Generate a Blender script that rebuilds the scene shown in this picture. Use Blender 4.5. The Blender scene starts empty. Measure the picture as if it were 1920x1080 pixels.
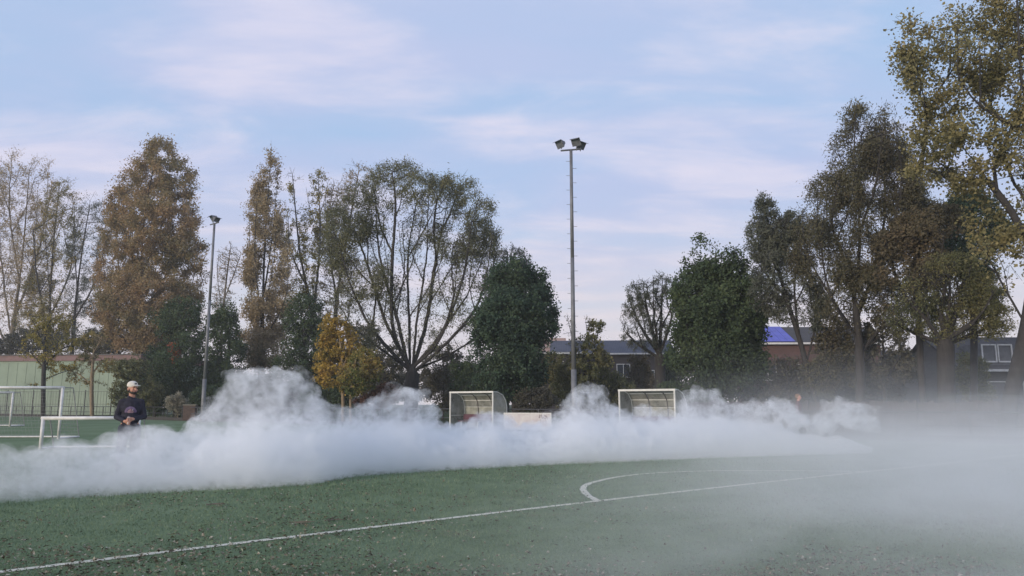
import bpy, bmesh, math, random
import numpy as np
from mathutils import Vector, Matrix, noise as mnoise

random.seed(7)
RNG = np.random.default_rng(7)
SC = bpy.context.scene
COL = SC.collection
R = math.radians

# ------------------------------------------------------------------ camera
CAM_H = 1.4
F = 1400.0                       # focal length in pixels of the 1920 wide photograph
PITCH = math.atan(216.0 / F)
cam_d = bpy.data.cameras.new("camera")
cam = bpy.data.objects.new("camera", cam_d)
COL.objects.link(cam)
cam.location = (0, 0, CAM_H)
cam.rotation_euler = (math.pi / 2 + PITCH, 0, 0)
cam_d.sensor_width = 36
cam_d.lens = 36 * F / 1920
cam_d.clip_start = 0.05
cam_d.clip_end = 3000
SC.camera = cam


def at(x, y, Y):
    """3-D point at world distance Y seen in the survey photograph at x, y."""
    u, v = (x - 960) / F, (540 - y) / F
    d = Vector((u, math.cos(PITCH) - v * math.sin(PITCH), math.sin(PITCH) + v * math.cos(PITCH)))
    t = Y / d.y
    return Vector((0, 0, CAM_H)) + d * t


def ground(x, y):
    u, v = (x - 960) / F, (540 - y) / F
    d = Vector((u, math.cos(PITCH) - v * math.sin(PITCH), math.sin(PITCH) + v * math.cos(PITCH)))
    t = -CAM_H / d.z
    return Vector((0, 0, CAM_H)) + d * t


# ------------------------------------------------------------------ object helpers
def tag(o, label=None, cat=None, group=None, kind=None):
    if label: o["label"] = label
    if cat: o["category"] = cat
    if group: o["group"] = group
    if kind: o["kind"] = kind
    return o


def empty(name, loc, rz=0.0):
    o = bpy.data.objects.new(name, None)
    o.empty_display_size = 0.3
    o.location = loc
    o.rotation_euler = (0, 0, rz)
    COL.objects.link(o)
    return o


def link_mesh(name, me, mat=None, parent=None, smooth=False):
    o = bpy.data.objects.new(name, me)
    if mat:
        me.materials.append(mat)
    if smooth:
        me.polygons.foreach_set("use_smooth", np.ones(len(me.polygons), dtype=bool))
    COL.objects.link(o)
    if parent:
        o.parent = parent
    return o


def copy_tree(o, parent=None):
    c = o.copy()
    COL.objects.link(c)
    if parent:
        c.parent = parent
        c.matrix_parent_inverse = o.matrix_parent_inverse.copy()
    for ch in list(o.children):
        copy_tree(ch, c)
    return c


class MB:
    """collects simple solids into one mesh"""
    def __init__(s):
        s.v = []; s.f = []

    def add(s, vs, fs):
        b = len(s.v)
        s.v += [tuple(p) for p in vs]
        s.f += [tuple(i + b for i in f) for f in fs]

    def box(s, c, size, rz=0.0, rx=0.0, ry=0.0):
        m = Matrix.Translation(c) @ Matrix.Rotation(rz, 4, 'Z') @ Matrix.Rotation(ry, 4, 'Y') @ Matrix.Rotation(rx, 4, 'X')
        hx, hy, hz = [q / 2 for q in size]
        vs = [m @ Vector((a * hx, b * hy, cc * hz)) for a in (-1, 1) for b in (-1, 1) for cc in (-1, 1)]
        s.add(vs, [(0, 1, 3, 2), (4, 6, 7, 5), (0, 4, 5, 1), (2, 3, 7, 6), (0, 2, 6, 4), (1, 5, 7, 3)])
        return s

    def tube(s, a, b, r0, r1=None, n=10, cap=True):
        r1 = r0 if r1 is None else r1
        a = Vector(a); b = Vector(b)
        d = (b - a).normalized()
        u = d.orthogonal().normalized(); w = d.cross(u)
        vs = []
        for p, r in ((a, r0), (b, r1)):
            for k in range(n):
                t = 2 * math.pi * k / n
                vs.append(p + u * (math.cos(t) * r) + w * (math.sin(t) * r))
        fs = [(k, (k + 1) % n, n + (k + 1) % n, n + k) for k in range(n)]
        if cap:
            fs += [tuple(reversed(range(n))), tuple(range(n, 2 * n))]
        s.add(vs, fs)
        return s

    def prism(s, poly, axis_vec):
        """extrude a polygon (list of Vectors) along axis_vec"""
        n = len(poly); a = Vector(axis_vec)
        vs = [Vector(p) for p in poly] + [Vector(p) + a for p in poly]
        fs = [tuple(reversed(range(n))), tuple(range(n, 2 * n))] + [(k, (k + 1) % n, n + (k + 1) % n, n + k) for k in range(n)]
        s.add(vs, fs)
        return s

    def build(s, name, mat, parent=None, smooth=False, bevel=0.0):
        me = bpy.data.meshes.new(name)
        me.from_pydata(s.v, [], s.f)
        bm = bmesh.new(); bm.from_mesh(me)
        bmesh.ops.recalc_face_normals(bm, faces=bm.faces)
        if bevel:
            bmesh.ops.bevel(bm, geom=[e for e in bm.edges if e.is_manifold and e.calc_face_angle(0) > 0.6], offset=bevel, segments=2, affect='EDGES', profile=0.5)
        bm.to_mesh(me); bm.free()
        o = link_mesh(name, me, mat, parent)
        if smooth:
            for p in me.polygons:
                p.use_smooth = len(p.vertices) == 4
        return o


# ------------------------------------------------------------------ materials
def new_mat(name):
    m = bpy.data.materials.new(name)
    m.use_nodes = True
    nt = m.node_tree
    for n in list(nt.nodes):
        nt.nodes.remove(n)
    out = nt.nodes.new("ShaderNodeOutputMaterial")
    return m, nt, out


def N(nt, typ, **kw):
    n = nt.nodes.new(typ)
    for k, v in kw.items():
        setattr(n, k, v)
    return n


def math_n(nt, op, a, b=None, clamp=False):
    n = N(nt, "ShaderNodeMath", operation=op)
    n.use_clamp = clamp
    for i, q in enumerate((a, b)):
        if q is None: continue
        if isinstance(q, (int, float)): n.inputs[i].default_value = q
        else: nt.links.new(q, n.inputs[i])
    return n.outputs[0]


def smooth_n(nt, val, lo, hi, tlo=0.0, thi=1.0):
    n = N(nt, "ShaderNodeMapRange", interpolation_type='SMOOTHSTEP')
    nt.links.new(val, n.inputs[0])
    for i, q in enumerate((lo, hi, tlo, thi)):
        n.inputs[i + 1].default_value = q
    return n.outputs[0]


def ramp_n(nt, fac, stops, interp='LINEAR'):
    r = N(nt, "ShaderNodeValToRGB")
    r.color_ramp.interpolation = interp
    el = r.color_ramp.elements
    while len(el) < len(stops): el.new(0.5)
    for e, (p, c) in zip(el, stops):
        e.position = p; e.color = (*c, 1)
    nt.links.new(fac, r.inputs[0])
    return r.outputs[0]


def noise_n(nt, vec, scale, detail=4, rough=0.55, dist=0.0):
    n = N(nt, "ShaderNodeTexNoise")
    n.inputs["Scale"].default_value = scale
    n.inputs["Detail"].default_value = detail
    n.inputs["Roughness"].default_value = rough
    n.inputs["Distortion"].default_value = dist
    if vec is not None: nt.links.new(vec, n.inputs["Vector"])
    return n.outputs[0]


def surf(name, c0, c1=None, scale=6.0, rough=0.7, metal=0.0, bump=0.0, detail=5, spec=0.5):
    """two-tone procedural surface with wear"""
    m, nt, out = new_mat(name)
    b = N(nt, "ShaderNodeBsdfPrincipled")
    tc = N(nt, "ShaderNodeTexCoord")
    c1 = c1 or tuple(q * 0.75 for q in c0)
    nz = noise_n(nt, tc.outputs["Object"], scale, detail)
    col = ramp_n(nt, nz, [(0.32, c1), (0.62, c0)])
    nt.links.new(col, b.inputs["Base Color"])
    b.inputs["Roughness"].default_value = rough
    b.inputs["Metallic"].default_value = metal
    b.inputs["Specular IOR Level"].default_value = spec
    if bump:
        bp = N(nt, "ShaderNodeBump")
        bp.inputs["Strength"].default_value = bump
        nt.links.new(noise_n(nt, tc.outputs["Object"], scale * 4, 6), bp.inputs["Height"])
        nt.links.new(bp.outputs[0], b.inputs["Normal"])
    nt.links.new(b.outputs[0], out.inputs[0])
    return m


def leaf_mat(name, cols, clump_scale=0.35, trans=0.35):
    """leaf colours vary leaf by leaf and clump by clump"""
    m, nt, out = new_mat(name)
    geo = N(nt, "ShaderNodeNewGeometry")
    tc = N(nt, "ShaderNodeTexCoord")
    nz = noise_n(nt, tc.outputs["Object"], clump_scale, 3, 0.5)
    s = math_n(nt, 'MULTIPLY', geo.outputs["Random Per Island"], 0.42)
    f = math_n(nt, 'ADD', s, math_n(nt, 'MULTIPLY', math_n(nt, 'SUBTRACT', nz, 0.32), 1.6))
    f = math_n(nt, 'ADD', f, 0.0, clamp=True)
    n = len(cols)
    col = ramp_n(nt, f, [(i / (n - 1), c) for i, c in enumerate(cols)])
    d = N(nt, "ShaderNodeBsdfDiffuse"); t = N(nt, "ShaderNodeBsdfTranslucent")
    mx = N(nt, "ShaderNodeMixShader"); mx.inputs[0].default_value = trans
    nt.links.new(col, d.inputs[0]); nt.links.new(col, t.inputs[0])
    nt.links.new(d.outputs[0], mx.inputs[1]); nt.links.new(t.outputs[0], mx.inputs[2])
    nt.links.new(mx.outputs[0], out.inputs[0])
    return m


def bark_mat(name, c0, c1):
    m, nt, out = new_mat(name)
    b = N(nt, "ShaderNodeBsdfPrincipled")
    tc = N(nt, "ShaderNodeTexCoord")
    mp = N(nt, "ShaderNodeMapping"); mp.inputs["Scale"].default_value = (9, 9, 1.6)
    nt.links.new(tc.outputs["Object"], mp.inputs[0])
    nz = noise_n(nt, mp.outputs[0], 1.0, 6, 0.6)
    nt.links.new(ramp_n(nt, nz, [(0.35, c1), (0.65, c0)]), b.inputs["Base Color"])
    b.inputs["Roughness"].default_value = 0.9
    bp = N(nt, "ShaderNodeBump"); bp.inputs["Strength"].default_value = 0.6
    nt.links.new(nz, bp.inputs["Height"]); nt.links.new(bp.outputs[0], b.inputs["Normal"])
    nt.links.new(b.outputs[0], out.inputs[0])
    return m


LEAF = {
    "gold":   leaf_mat("leaf_gold", [(0.192, 0.192, 0.102), (0.307, 0.250, 0.128), (0.397, 0.275, 0.154), (0.486, 0.320, 0.166)], 0.22),
    "tan":    leaf_mat("leaf_tan", [(0.188, 0.188, 0.106), (0.325, 0.263, 0.163), (0.400, 0.312, 0.194), (0.500, 0.425, 0.263)], 0.2),
    "beige":  leaf_mat("leaf_beige", [(0.264, 0.228, 0.144), (0.408, 0.324, 0.204), (0.480, 0.372, 0.216), (0.504, 0.444, 0.300)], 0.2),
    "goldgreen": leaf_mat("leaf_gold_green", [(0.103, 0.121, 0.063), (0.218, 0.207, 0.092), (0.380, 0.287, 0.103), (0.437, 0.322, 0.127)], 0.25),
    "greygreen": leaf_mat("leaf_grey_green", [(.095, .105, .085), (.135, .15, .115), (.17, .18, .135), (.21, .205, .145)], 0.3),
    "willow": leaf_mat("leaf_willow", [(0.108, 0.114, 0.078), (0.162, 0.168, 0.102), (0.210, 0.210, 0.120), (0.252, 0.234, 0.126)], 0.3),
    "willowdark": leaf_mat("leaf_willow_dark", [(0.118, 0.095, 0.067), (0.151, 0.137, 0.092), (0.162, 0.157, 0.095), (0.213, 0.151, 0.095)], 0.3),
    "dark":   leaf_mat("leaf_dark_green", [(0.052, 0.079, 0.049), (0.071, 0.103, 0.057), (0.096, 0.130, 0.066), (0.126, 0.152, 0.076)], 0.45, 0.25),
    "deep":   leaf_mat("leaf_deep_green", [(0.046, 0.074, 0.057), (0.061, 0.097, 0.067), (0.081, 0.122, 0.076), (0.112, 0.142, 0.076)], 0.5, 0.25),
    "amber":  leaf_mat("leaf_amber", [(0.132, 0.154, 0.061), (0.330, 0.242, 0.066), (0.484, 0.330, 0.083), (0.506, 0.308, 0.099)], 0.55),
    "ambergreen": leaf_mat("leaf_amber_green", [(0.086, 0.132, 0.057), (0.172, 0.196, 0.069), (0.333, 0.253, 0.081), (0.483, 0.310, 0.098)], 0.6),
    "yellow": leaf_mat("leaf_yellow", [(.15, .16, .07), (.27, .24, .08), (.40, .32, .09), (.46, .35, .11)], 0.6),
    "olive":  leaf_mat("leaf_olive", [(0.103, 0.115, 0.069), (0.155, 0.167, 0.086), (0.218, 0.207, 0.098), (0.287, 0.241, 0.115)], 0.5),
    "brown":  leaf_mat("leaf_brown", [(.105, .10, .07), (.145, .13, .085), (.18, .145, .09), (.20, .15, .10)], 0.4),
    "scrub":  leaf_mat("leaf_scrub", [(0.086, 0.086, 0.076), (0.121, 0.115, 0.092), (0.149, 0.144, 0.103), (0.207, 0.178, 0.132)], 0.6),
    "poplar": leaf_mat("leaf_poplar", [(0.100, 0.106, 0.056), (0.213, 0.194, 0.094), (0.300, 0.263, 0.125), (0.388, 0.306, 0.144)], 0.45),
    "red":    leaf_mat("leaf_red", [(.30, .09, .05), (.38, .13, .07), (.42, .16, .08), (.32, .14, .08)], 0.6),
    "rust":   leaf_mat("leaf_rust", [(.13, .08, .065), (.19, .105, .08), (.21, .12, .09), (.16, .11, .08)], 0.6),
    "dry":    leaf_mat("leaf_dry", [(.22, .20, .15), (.32, .30, .23), (.38, .36, .28), (.27, .25, .19)], 0.8),
}
BARK = {
    "grey": bark_mat("bark_grey", (.085, .078, .07), (.045, .041, .037)),
    "pale": bark_mat("bark_pale", (.20, .17, .135), (.11, .09, .07)),
    "dark": bark_mat("bark_dark", (.048, .043, .04), (.026, .023, .022)),
    "tan":  bark_mat("bark_tan", (.30, .23, .15), (.17, .13, .085)),
    "red":  bark_mat("bark_red", (.17, .095, .07), (.08, .05, .04)),
}
M_WHITE = surf("white_paint", (.72, .71, .69), (.58, .57, .54), 5, 0.45)
M_STEEL = surf("galvanised_steel", (.20, .205, .215), (.14, .145, .155), 2.5, 0.6, 0.3)
M_DARKSTEEL = surf("dark_steel", (.07, .07, .075), (.045, .045, .05), 4, 0.55, 0.2)
M_LAMP = surf("lamp_housing", (.20, .20, .215), (.13, .13, .14), 6, 0.6, 0.3)
M_LENS = surf("lamp_lens", (.16, .17, .19), (.11, .115, .13), 6, 0.15)

# ------------------------------------------------------------------ sky and light
SUN_EL, SUN_AZ = R(9), R(222)        # azimuth clockwise from +Y: low behind the camera, to the left
w = bpy.data.worlds.new("World")
SC.world = w
w.use_nodes = True
nt = w.node_tree
for n in list(nt.nodes): nt.nodes.remove(n)
wo = N(nt, "ShaderNodeOutputWorld")
bg = N(nt, "ShaderNodeBackground")
bg.inputs["Strength"].default_value = 0.12
sky = N(nt, "ShaderNodeTexSky", sky_type='NISHITA')
sky.sun_disc = False
sky.sun_elevation = SUN_EL
sky.sun_rotation = SUN_AZ
sky.air_density = 1.0; sky.dust_density = 0.6; sky.ozone_density = 2.0
tc = N(nt, "ShaderNodeTexCoord")
sp = N(nt, "ShaderNodeSeparateXYZ")
nt.links.new(tc.outputs["Generated"], sp.inputs[0])
zc = math_n(nt, 'ADD', math_n(nt, 'MAXIMUM', sp.outputs[2], 0.0), 0.16)
cx = math_n(nt, 'DIVIDE', sp.outputs[0], zc)
cy = math_n(nt, 'DIVIDE', sp.outputs[1], zc)
cb = N(nt, "ShaderNodeCombineXYZ")
nt.links.new(cx, cb.inputs[0]); nt.links.new(cy, cb.inputs[1])
mp = N(nt, "ShaderNodeMapping")
mp.inputs["Rotation"].default_value = (0, 0, R(14))
mp.inputs["Location"].default_value = (0.55, 0.2, 0)
mp.inputs["Scale"].default_value = (0.85, 1.75, 1)
nt.links.new(cb.outputs[0], mp.inputs[0])
n_big = noise_n(nt, mp.outputs[0], 0.75, 5, 0.5, 0.4)
n_fine = noise_n(nt, mp.outputs[0], 2.1, 9, 0.58, 0.35)
veil = smooth_n(nt, n_big, 0.30, 0.62)                       # thin lavender veil with blue gaps
puff = smooth_n(nt, math_n(nt, 'ADD', math_n(nt, 'MULTIPLY', n_fine, 0.62), math_n(nt, 'MULTIPLY', n_big, 0.38)), 0.44, 0.66)


def mixc(fac, a, b):
    m = N(nt, "ShaderNodeMix", data_type='RGBA')
    if isinstance(fac, (int, float)): m.inputs[0].default_value = fac
    else: nt.links.new(fac, m.inputs[0])
    for i, q in ((6, a), (7, b)):
        if isinstance(q, tuple): m.inputs[i].default_value = (*q, 1)
        else: nt.links.new(q, m.inputs[i])
    return m.outputs[2]


K = 1 / 0.12
sc_ = lambda r, g, b: (r * K, g * K, b * K)
elev = sp.outputs[2]
# the clear air between the clouds: mostly the Nishita sky lifted by thin high haze
haze_hi = sc_(0.375, 0.545, 0.80)
clear = mixc(0.85, sky.outputs[0], haze_hi)
base = mixc(math_n(nt, 'MULTIPLY', veil, 0.85), clear, sc_(0.47, 0.52, 0.735))
base = mixc(math_n(nt, 'MULTIPLY', puff, 0.80), base, sc_(0.70, 0.67, 0.79))
hor = smooth_n(nt, elev, 0.0, 0.30, 1.0, 0.0)
base = mixc(math_n(nt, 'MULTIPLY', hor, 0.85), base, sc_(0.78, 0.69, 0.67))
nt.links.new(base, bg.inputs[0])
nt.links.new(bg.outputs[0], wo.inputs[0])

sun_d = bpy.data.lights.new("sun", 'SUN')
sun_d.energy = 2.2
sun_d.angle = R(12)
sun_d.color = (1.0, 0.86, 0.70)
sun = bpy.data.objects.new("sun", sun_d)
COL.objects.link(sun)
sd = Vector((math.sin(SUN_AZ) * math.cos(SUN_EL), math.cos(SUN_AZ) * math.cos(SUN_EL), math.sin(SUN_EL)))
sun.rotation_euler = sd.to_track_quat('Z', 'Y').to_euler()
sun.location = sd * 60

SC.view_settings.view_transform = 'Standard'
SC.view_settings.look = 'None'
SC.view_settings.exposure = 0.2
SC.view_settings.gamma = 1.0
cy_ = SC.cycles
cy_.max_bounces = 18
cy_.diffuse_bounces = 3
cy_.glossy_bounces = 2
cy_.transmission_bounces = 4
cy_.transparent_max_bounces = 16
cy_.volume_bounces = 18
cy_.volume_max_steps = 512
cy_.use_denoising = True

# ------------------------------------------------------------------ ground
TD = Vector((0.78, -0.62, 0)).normalized()      # touchline direction (going right it comes nearer)
TN = Vector((0.62, 0.78, 0)).normalized()       # away from the pitch
T0 = Vector((-2.0, 40.0, 0))                    # a point on the touchline, at the first dugout


def ground_mat(name, stops, patch):
    m, nt, out = new_mat(name)
    b = N(nt, "ShaderNodeBsdfPrincipled")
    g = N(nt, "ShaderNodeNewGeometry")
    big = noise_n(nt, g.outputs["Position"], 0.35, 6, 0.6)
    fine = noise_n(nt, g.outputs["Position"], 26, 4, 0.6)
    f = math_n(nt, 'ADD', math_n(nt, 'MULTIPLY', big, 0.5), math_n(nt, 'MULTIPLY', fine, 0.5))
    col = ramp_n(nt, f, stops)
    pm = N(nt, "ShaderNodeMix", data_type='RGBA')
    pz = smooth_n(nt, noise_n(nt, g.outputs["Position"], 0.8, 7, 0.7), 0.56, 0.72, 0.0, 0.6)
    nt.links.new(pz, pm.inputs[0]); nt.links.new(col, pm.inputs[6]); pm.inputs[7].default_value = (*patch, 1)
    nt.links.new(pm.outputs[2], b.inputs["Base Color"])
    b.inputs["Roughness"].default_value = 1.0
    b.inputs["Specular IOR Level"].default_value = 0.0
    bp = N(nt, "ShaderNodeBump"); bp.inputs["Strength"].default_value = 0.5; bp.inputs["Distance"].default_value = 0.03
    nt.links.new(fine, bp.inputs["Height"]); nt.links.new(bp.outputs[0], b.inputs["Normal"])
    nt.links.new(b.outputs[0], out.inputs[0])
    return m


M_TURF = ground_mat("artificial_turf", [(.32, (.115, .16, .09)), (.5, (.165, .22, .13)), (.68, (.225, .28, .175))], (.20, .17, .12))
M_SOIL = ground_mat("rough_grass", [(.3, (.04, .05, .03)), (.5, (.06, .075, .04)), (.7, (.085, .095, .05))], (.09, .07, .045))

mb = MB()
mb.add([(-600, -60, -.012), (600, -60, -.012), (600, 700, -.012), (-600, 700, -.012)], [(0, 1, 2, 3)])
tag(mb.build("ground", M_SOIL), kind="structure")
E0 = T0 + TN * 1.4
mb = MB()
pa, pb = E0 - TD * 95, E0 + TD * 75
mb.add([pa, pb, pb - TN * 95, pa - TN * 95], [(0, 1, 2, 3)])
tag(mb.build("turf_pitch", M_TURF), kind="structure")

# markings: the box line and its penalty arc
M_LINE = surf("line_paint", (.74, .70, .58), (.46, .46, .36), 30, 0.9, detail=6, spec=0.2)
L0 = ground(-60, 1087); L1 = ground(1120, 940); L2 = ground(1752, 872)
ld = (L2 - L0).normalized(); ln = Vector((-ld.y, ld.x, 0))


def strip(mb, pts, half, z=0.006):
    vs = []; n = len(pts)
    for i, p in enumerate(pts):
        t = (pts[min(i + 1, n - 1)] - pts[max(i - 1, 0)]).normalized()
        s = Vector((-t.y, t.x, 0))
        j1 = half * (1 + random.uniform(-.16, .16)); j2 = half * (1 + random.uniform(-.16, .16))
        a = p + s * j1; b = p - s * j2
        vs += [(a.x, a.y, z), (b.x, b.y, z)]
    mb.add(vs, [(2 * i, 2 * i + 1, 2 * i + 3, 2 * i + 2) for i in range(n - 1)])


mb = MB()
LS = L0 - ld * 3; LE = L2 + ld * 12
line_pts = []
for i in range(700):
    t = i / 699
    # the photographed line bends slightly: go through the three surveyed points
    p = LS.lerp(LE, t)
    line_pts.append(p)
off1 = (L1 - L0).dot(ln)
Ltot = (L2 - L0).length; l1 = (L1 - L0).dot(ld)
for i, p in enumerate(line_pts):
    s = (p - L0).dot(ld)
    line_pts[i] = p + ln * (off1 * max(0.0, 1 - ((s - l1) / max(l1, Ltot - l1)) ** 2) if 0 <= s <= Ltot else 0)
strip(mb, line_pts, 0.055)
tag(mb.build("pitch_line_marking", M_LINE), kind="structure")

arc_px = [(1120, 940), (1104, 931), (1095, 922), (1094, 915), (1104, 908), (1125, 902), (1160, 895), (1205, 889.5), (1270, 885.5), (1350, 883.6), (1440, 883.2), (1520, 883.6), (1580, 884.6), (1630, 885.5)]
ap = [ground(x, y) for x, y in arc_px]
fine_arc = []
for i in range(len(ap) - 1):                      # Catmull-Rom through the survey points
    p0, p1, p2, p3 = ap[max(i - 1, 0)], ap[i], ap[i + 1], ap[min(i + 2, len(ap) - 1)]
    for k in range(14):
        t = k / 14
        fine_arc.append(0.5 * ((2 * p1) + (p2 - p0) * t + (2 * p0 - 5 * p1 + 4 * p2 - p3) * t * t + (3 * p1 - p0 - 3 * p2 + p3) * t ** 3))
mb = MB(); strip(mb, fine_arc, 0.055, 0.0105)
tag(mb.build("pitch_arc_marking", M_LINE), kind="structure")
mb = MB()
strip(mb, [ground(-300 + i * 20, 816) for i in range(21)], 0.05, 0.006)
tag(mb.build("pitch_goal_line_marking", M_LINE), kind="structure")


def leaf_quads(P, D, Nn, L, W, fold=0.18):
    """diamond leaves: P base, D direction, Nn normal, L length, W width arrays -> verts, faces"""
    n = len(P)
    S = np.cross(D, Nn)
    S /= np.linalg.norm(S, axis=1, keepdims=True) + 1e-9
    U = np.cross(S, D)
    mid = P + D * (L * 0.45)[:, None]
    V = np.empty((n, 4, 3))
    V[:, 0] = P
    V[:, 1] = mid + S * (W * 0.5)[:, None] + U * (W * fold)[:, None]
    V[:, 2] = P + D * L[:, None]
    V[:, 3] = mid - S * (W * 0.5)[:, None] + U * (W * fold)[:, None]
    return V.reshape(-1, 3), np.arange(n * 4).reshape(n, 4)


def np_mesh(name, V, Q):
    me = bpy.data.meshes.new(name)
    V = np.ascontiguousarray(V, dtype=np.float32); Q = np.ascontiguousarray(Q, dtype=np.int32)
    me.vertices.add(len(V)); me.vertices.foreach_set("co", V.ravel())
    k = Q.shape[1]
    me.loops.add(Q.size); me.loops.foreach_set("vertex_index", Q.ravel())
    me.polygons.add(len(Q))
    me.polygons.foreach_set("loop_start", np.arange(0, Q.size, k, dtype=np.int32))
    me.polygons.foreach_set("loop_total", np.full(len(Q), k, dtype=np.int32))
    me.update(calc_edges=True)
    return me


def unit(a):
    return a / (np.linalg.norm(a, axis=1, keepdims=True) + 1e-9)


# turf blades near the camera
def near_area(n, ymin=4.8, ymax=22.0, power=2.0):
    Y = ymin * ymax / (ymin + (ymax - ymin) * RNG.random(n))       # density ~ 1/Y^2
    X = (RNG.random(n) * 2 - 1) * 0.72 * Y
    return X, Y


nb = 170000
X, Y = near_area(nb, 4.8, 19)
P = np.stack([X, Y, np.zeros(nb)], 1)
D = unit(np.stack([RNG.normal(0, .55, nb), RNG.normal(0, .55, nb), np.ones(nb)], 1))
Nn = unit(RNG.normal(0, 1, (nb, 3)))
# keep blades off the painted lines, except for a few
rel = P - np.array(L0)
dist_line = np.abs(rel @ np.array(ln) - off1 * np.clip(1 - ((rel @ np.array(ld) - l1) / max(l1, Ltot - l1)) ** 2, 0, 1))
arr = np.array([tuple(p) for p in fine_arc])
dist_arc = np.full(nb, 9.0)
for a in arr[::2]:
    dist_arc = np.minimum(dist_arc, np.hypot(P[:, 0] - a[0], P[:, 1] - a[1]))
keep = ((dist_line > .055) & (dist_arc > .055)) | (RNG.random(nb) < .06)
S_ = np.clip(Y / 9, .8, 1.6)[keep]
V, Q = leaf_quads(P[keep], D[keep], Nn[keep], RNG.uniform(.018, .036, keep.sum()) * S_, RNG.uniform(.006, .011, keep.sum()) * S_, 0)
M_BLADE = leaf_mat("turf_blade", [(.08, .115, .068), (.145, .205, .125), (.20, .27, .165), (.28, .335, .215)], 2.2, 0.2)
tag(link_mesh("turf_grass", np_mesh("turf_grass", V, Q), M_BLADE), "short green artificial turf blades covering the near part of the pitch", "grass", kind="stuff")

# fallen leaves and twigs littering the turf
nl = 27000
X, Y = near_area(nl, 4.8, 30)
cl = np.array([mnoise.noise((x * .45, y * .45, 3.3)) + .5 * mnoise.noise((x * 1.3, y * 1.3, 8)) for x, y in zip(X, Y)])
kp = RNG.random(nl) < np.clip(.30 + cl * 1.6, .07, 1)
X, Y = X[kp], Y[kp]; nl = len(X)
P = np.stack([X, Y, RNG.uniform(.012, .04, nl)], 1)
D = unit(np.stack([RNG.normal(0, 1, nl), RNG.normal(0, 1, nl), RNG.normal(0, .25, nl)], 1))
Nn = unit(np.stack([RNG.normal(0, .4, nl), RNG.normal(0, .4, nl), np.ones(nl)], 1))
V, Q = leaf_quads(P, D, Nn, RNG.uniform(.022, .062, nl), RNG.uniform(.012, .036, nl), .3)
M_LITTER = leaf_mat("leaf_litter", [(.035, .03, .022), (.10, .08, .055), (.30, .27, .20), (.62, .60, .52)], 40, 0.1)
tag(link_mesh("fallen_leaves", np_mesh("fallen_leaves", V, Q), M_LITTER), "dry fallen leaves in brown and pale tones littering the turf", "leaves", kind="stuff")

M_TWIG = surf("twig_wood", (.16, .14, .11), (.08, .07, .055), 20, 0.9)
for (x, y, L, a, lab) in ((388, 950, .26, .3, "small bundle of brown twigs lying on the turf near the smoke edge"),
                          (548, 984, .3, -.2, "thin pale forked twig lying on the turf above the white line"),
                          (620, 980, .22, .5, "short bent brown twig lying near the white line")):
    g = ground(x, y)
    t = MB()
    for k in range(5 if L == .26 else 3):
        aa = a + random.uniform(-.9, .9)
        p0 = Vector((random.uniform(-.06, .06), random.uniform(-.06, .06), .03))
        p1 = p0 + Vector((math.cos(aa), math.sin(aa), random.uniform(0, .08))) * L * random.uniform(.4, .7)
        p2 = p1 + Vector((math.cos(aa + .4), math.sin(aa + .4), random.uniform(-.1, .1))) * L * .3
        t.tube(p0, p1, .006, .005, 5); t.tube(p1, p2, .005, .0025, 5)
    o = t.build("twig", M_TWIG); o.location = (g.x, g.y, 0)
    tag(o, lab, "twig", "twigs lying on the turf")

# ------------------------------------------------------------------ barrier rail round the pitch
rail_root = empty("barrier_rail", T0 + TN * 1.4)
tag(rail_root, "dark metal spectator barrier rail running along the far touchline behind the dugouts", "railing")
B0 = Vector((0, 0, 0))
S0, S1 = -88, 42
rb = MB()
rb.tube(TD * S0 + Vector((0, 0, 1.08)), TD * S1 + Vector((0, 0, 1.08)), .030, n=8)
rb.build("top_rail", M_DARKSTEEL, rail_root)
rb = MB()
rb.tube(TD * S0 + Vector((0, 0, .58)), TD * S1 + Vector((0, 0, .58)), .022, n=8)
rb.build("lower_rail", M_DARKSTEEL, rail_root)
rb = MB()
rb.box((TD * (S0 + S1) / 2) + Vector((0, 0, .12)), (S1 - S0, .05, .24), math.atan2(TD.y, TD.x))
rb.build("kick_board", surf("dark_board", (.055, .05, .048), (.035, .032, .03), 2, .85), rail_root)
pm = MB().tube((0, 0, 0), (0, 0, 1.10), .034, n=8).build("post", M_DARKSTEEL, rail_root)
pm.location = TD * S0
k = 1
for s in np.arange(S0 + 2.4, S1 + .1, 2.4):
    c = pm.copy(); COL.objects.link(c); c.parent = rail_root; c.location = TD * float(s)

# brown board fence at the right, behind the rail
M_FENCE = surf("brown_boards", (.075, .058, .055), (.045, .036, .035), 1.5, .9, bump=.2)
fr = empty("board_fence", T0 + TN * 5.2)
tag(fr, "dark brown board fence behind the barrier rail at the right", "fence")
fb = MB()
x = 9.0
while x < 42:
    wv = .19
    h = 1.42 + random.uniform(-.05, .05)
    fb.box(TD * x + Vector((0, 0, h / 2 + .04)), (wv - .012, .03, h), math.atan2(TD.y, TD.x))
    x += wv
fb.build("board_panel", M_FENCE, fr)
fp = MB().box((0, 0, .76), (.11, .11, 1.52), math.atan2(TD.y, TD.x)).build("post", M_FENCE, fr)
fp.location = TD * 9.0 - TN * .09
for s in np.arange(11.2, 42, 2.2):
    c = fp.copy(); COL.objects.link(c); c.parent = fr; c.location = TD * float(s) - TN * .09

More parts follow.
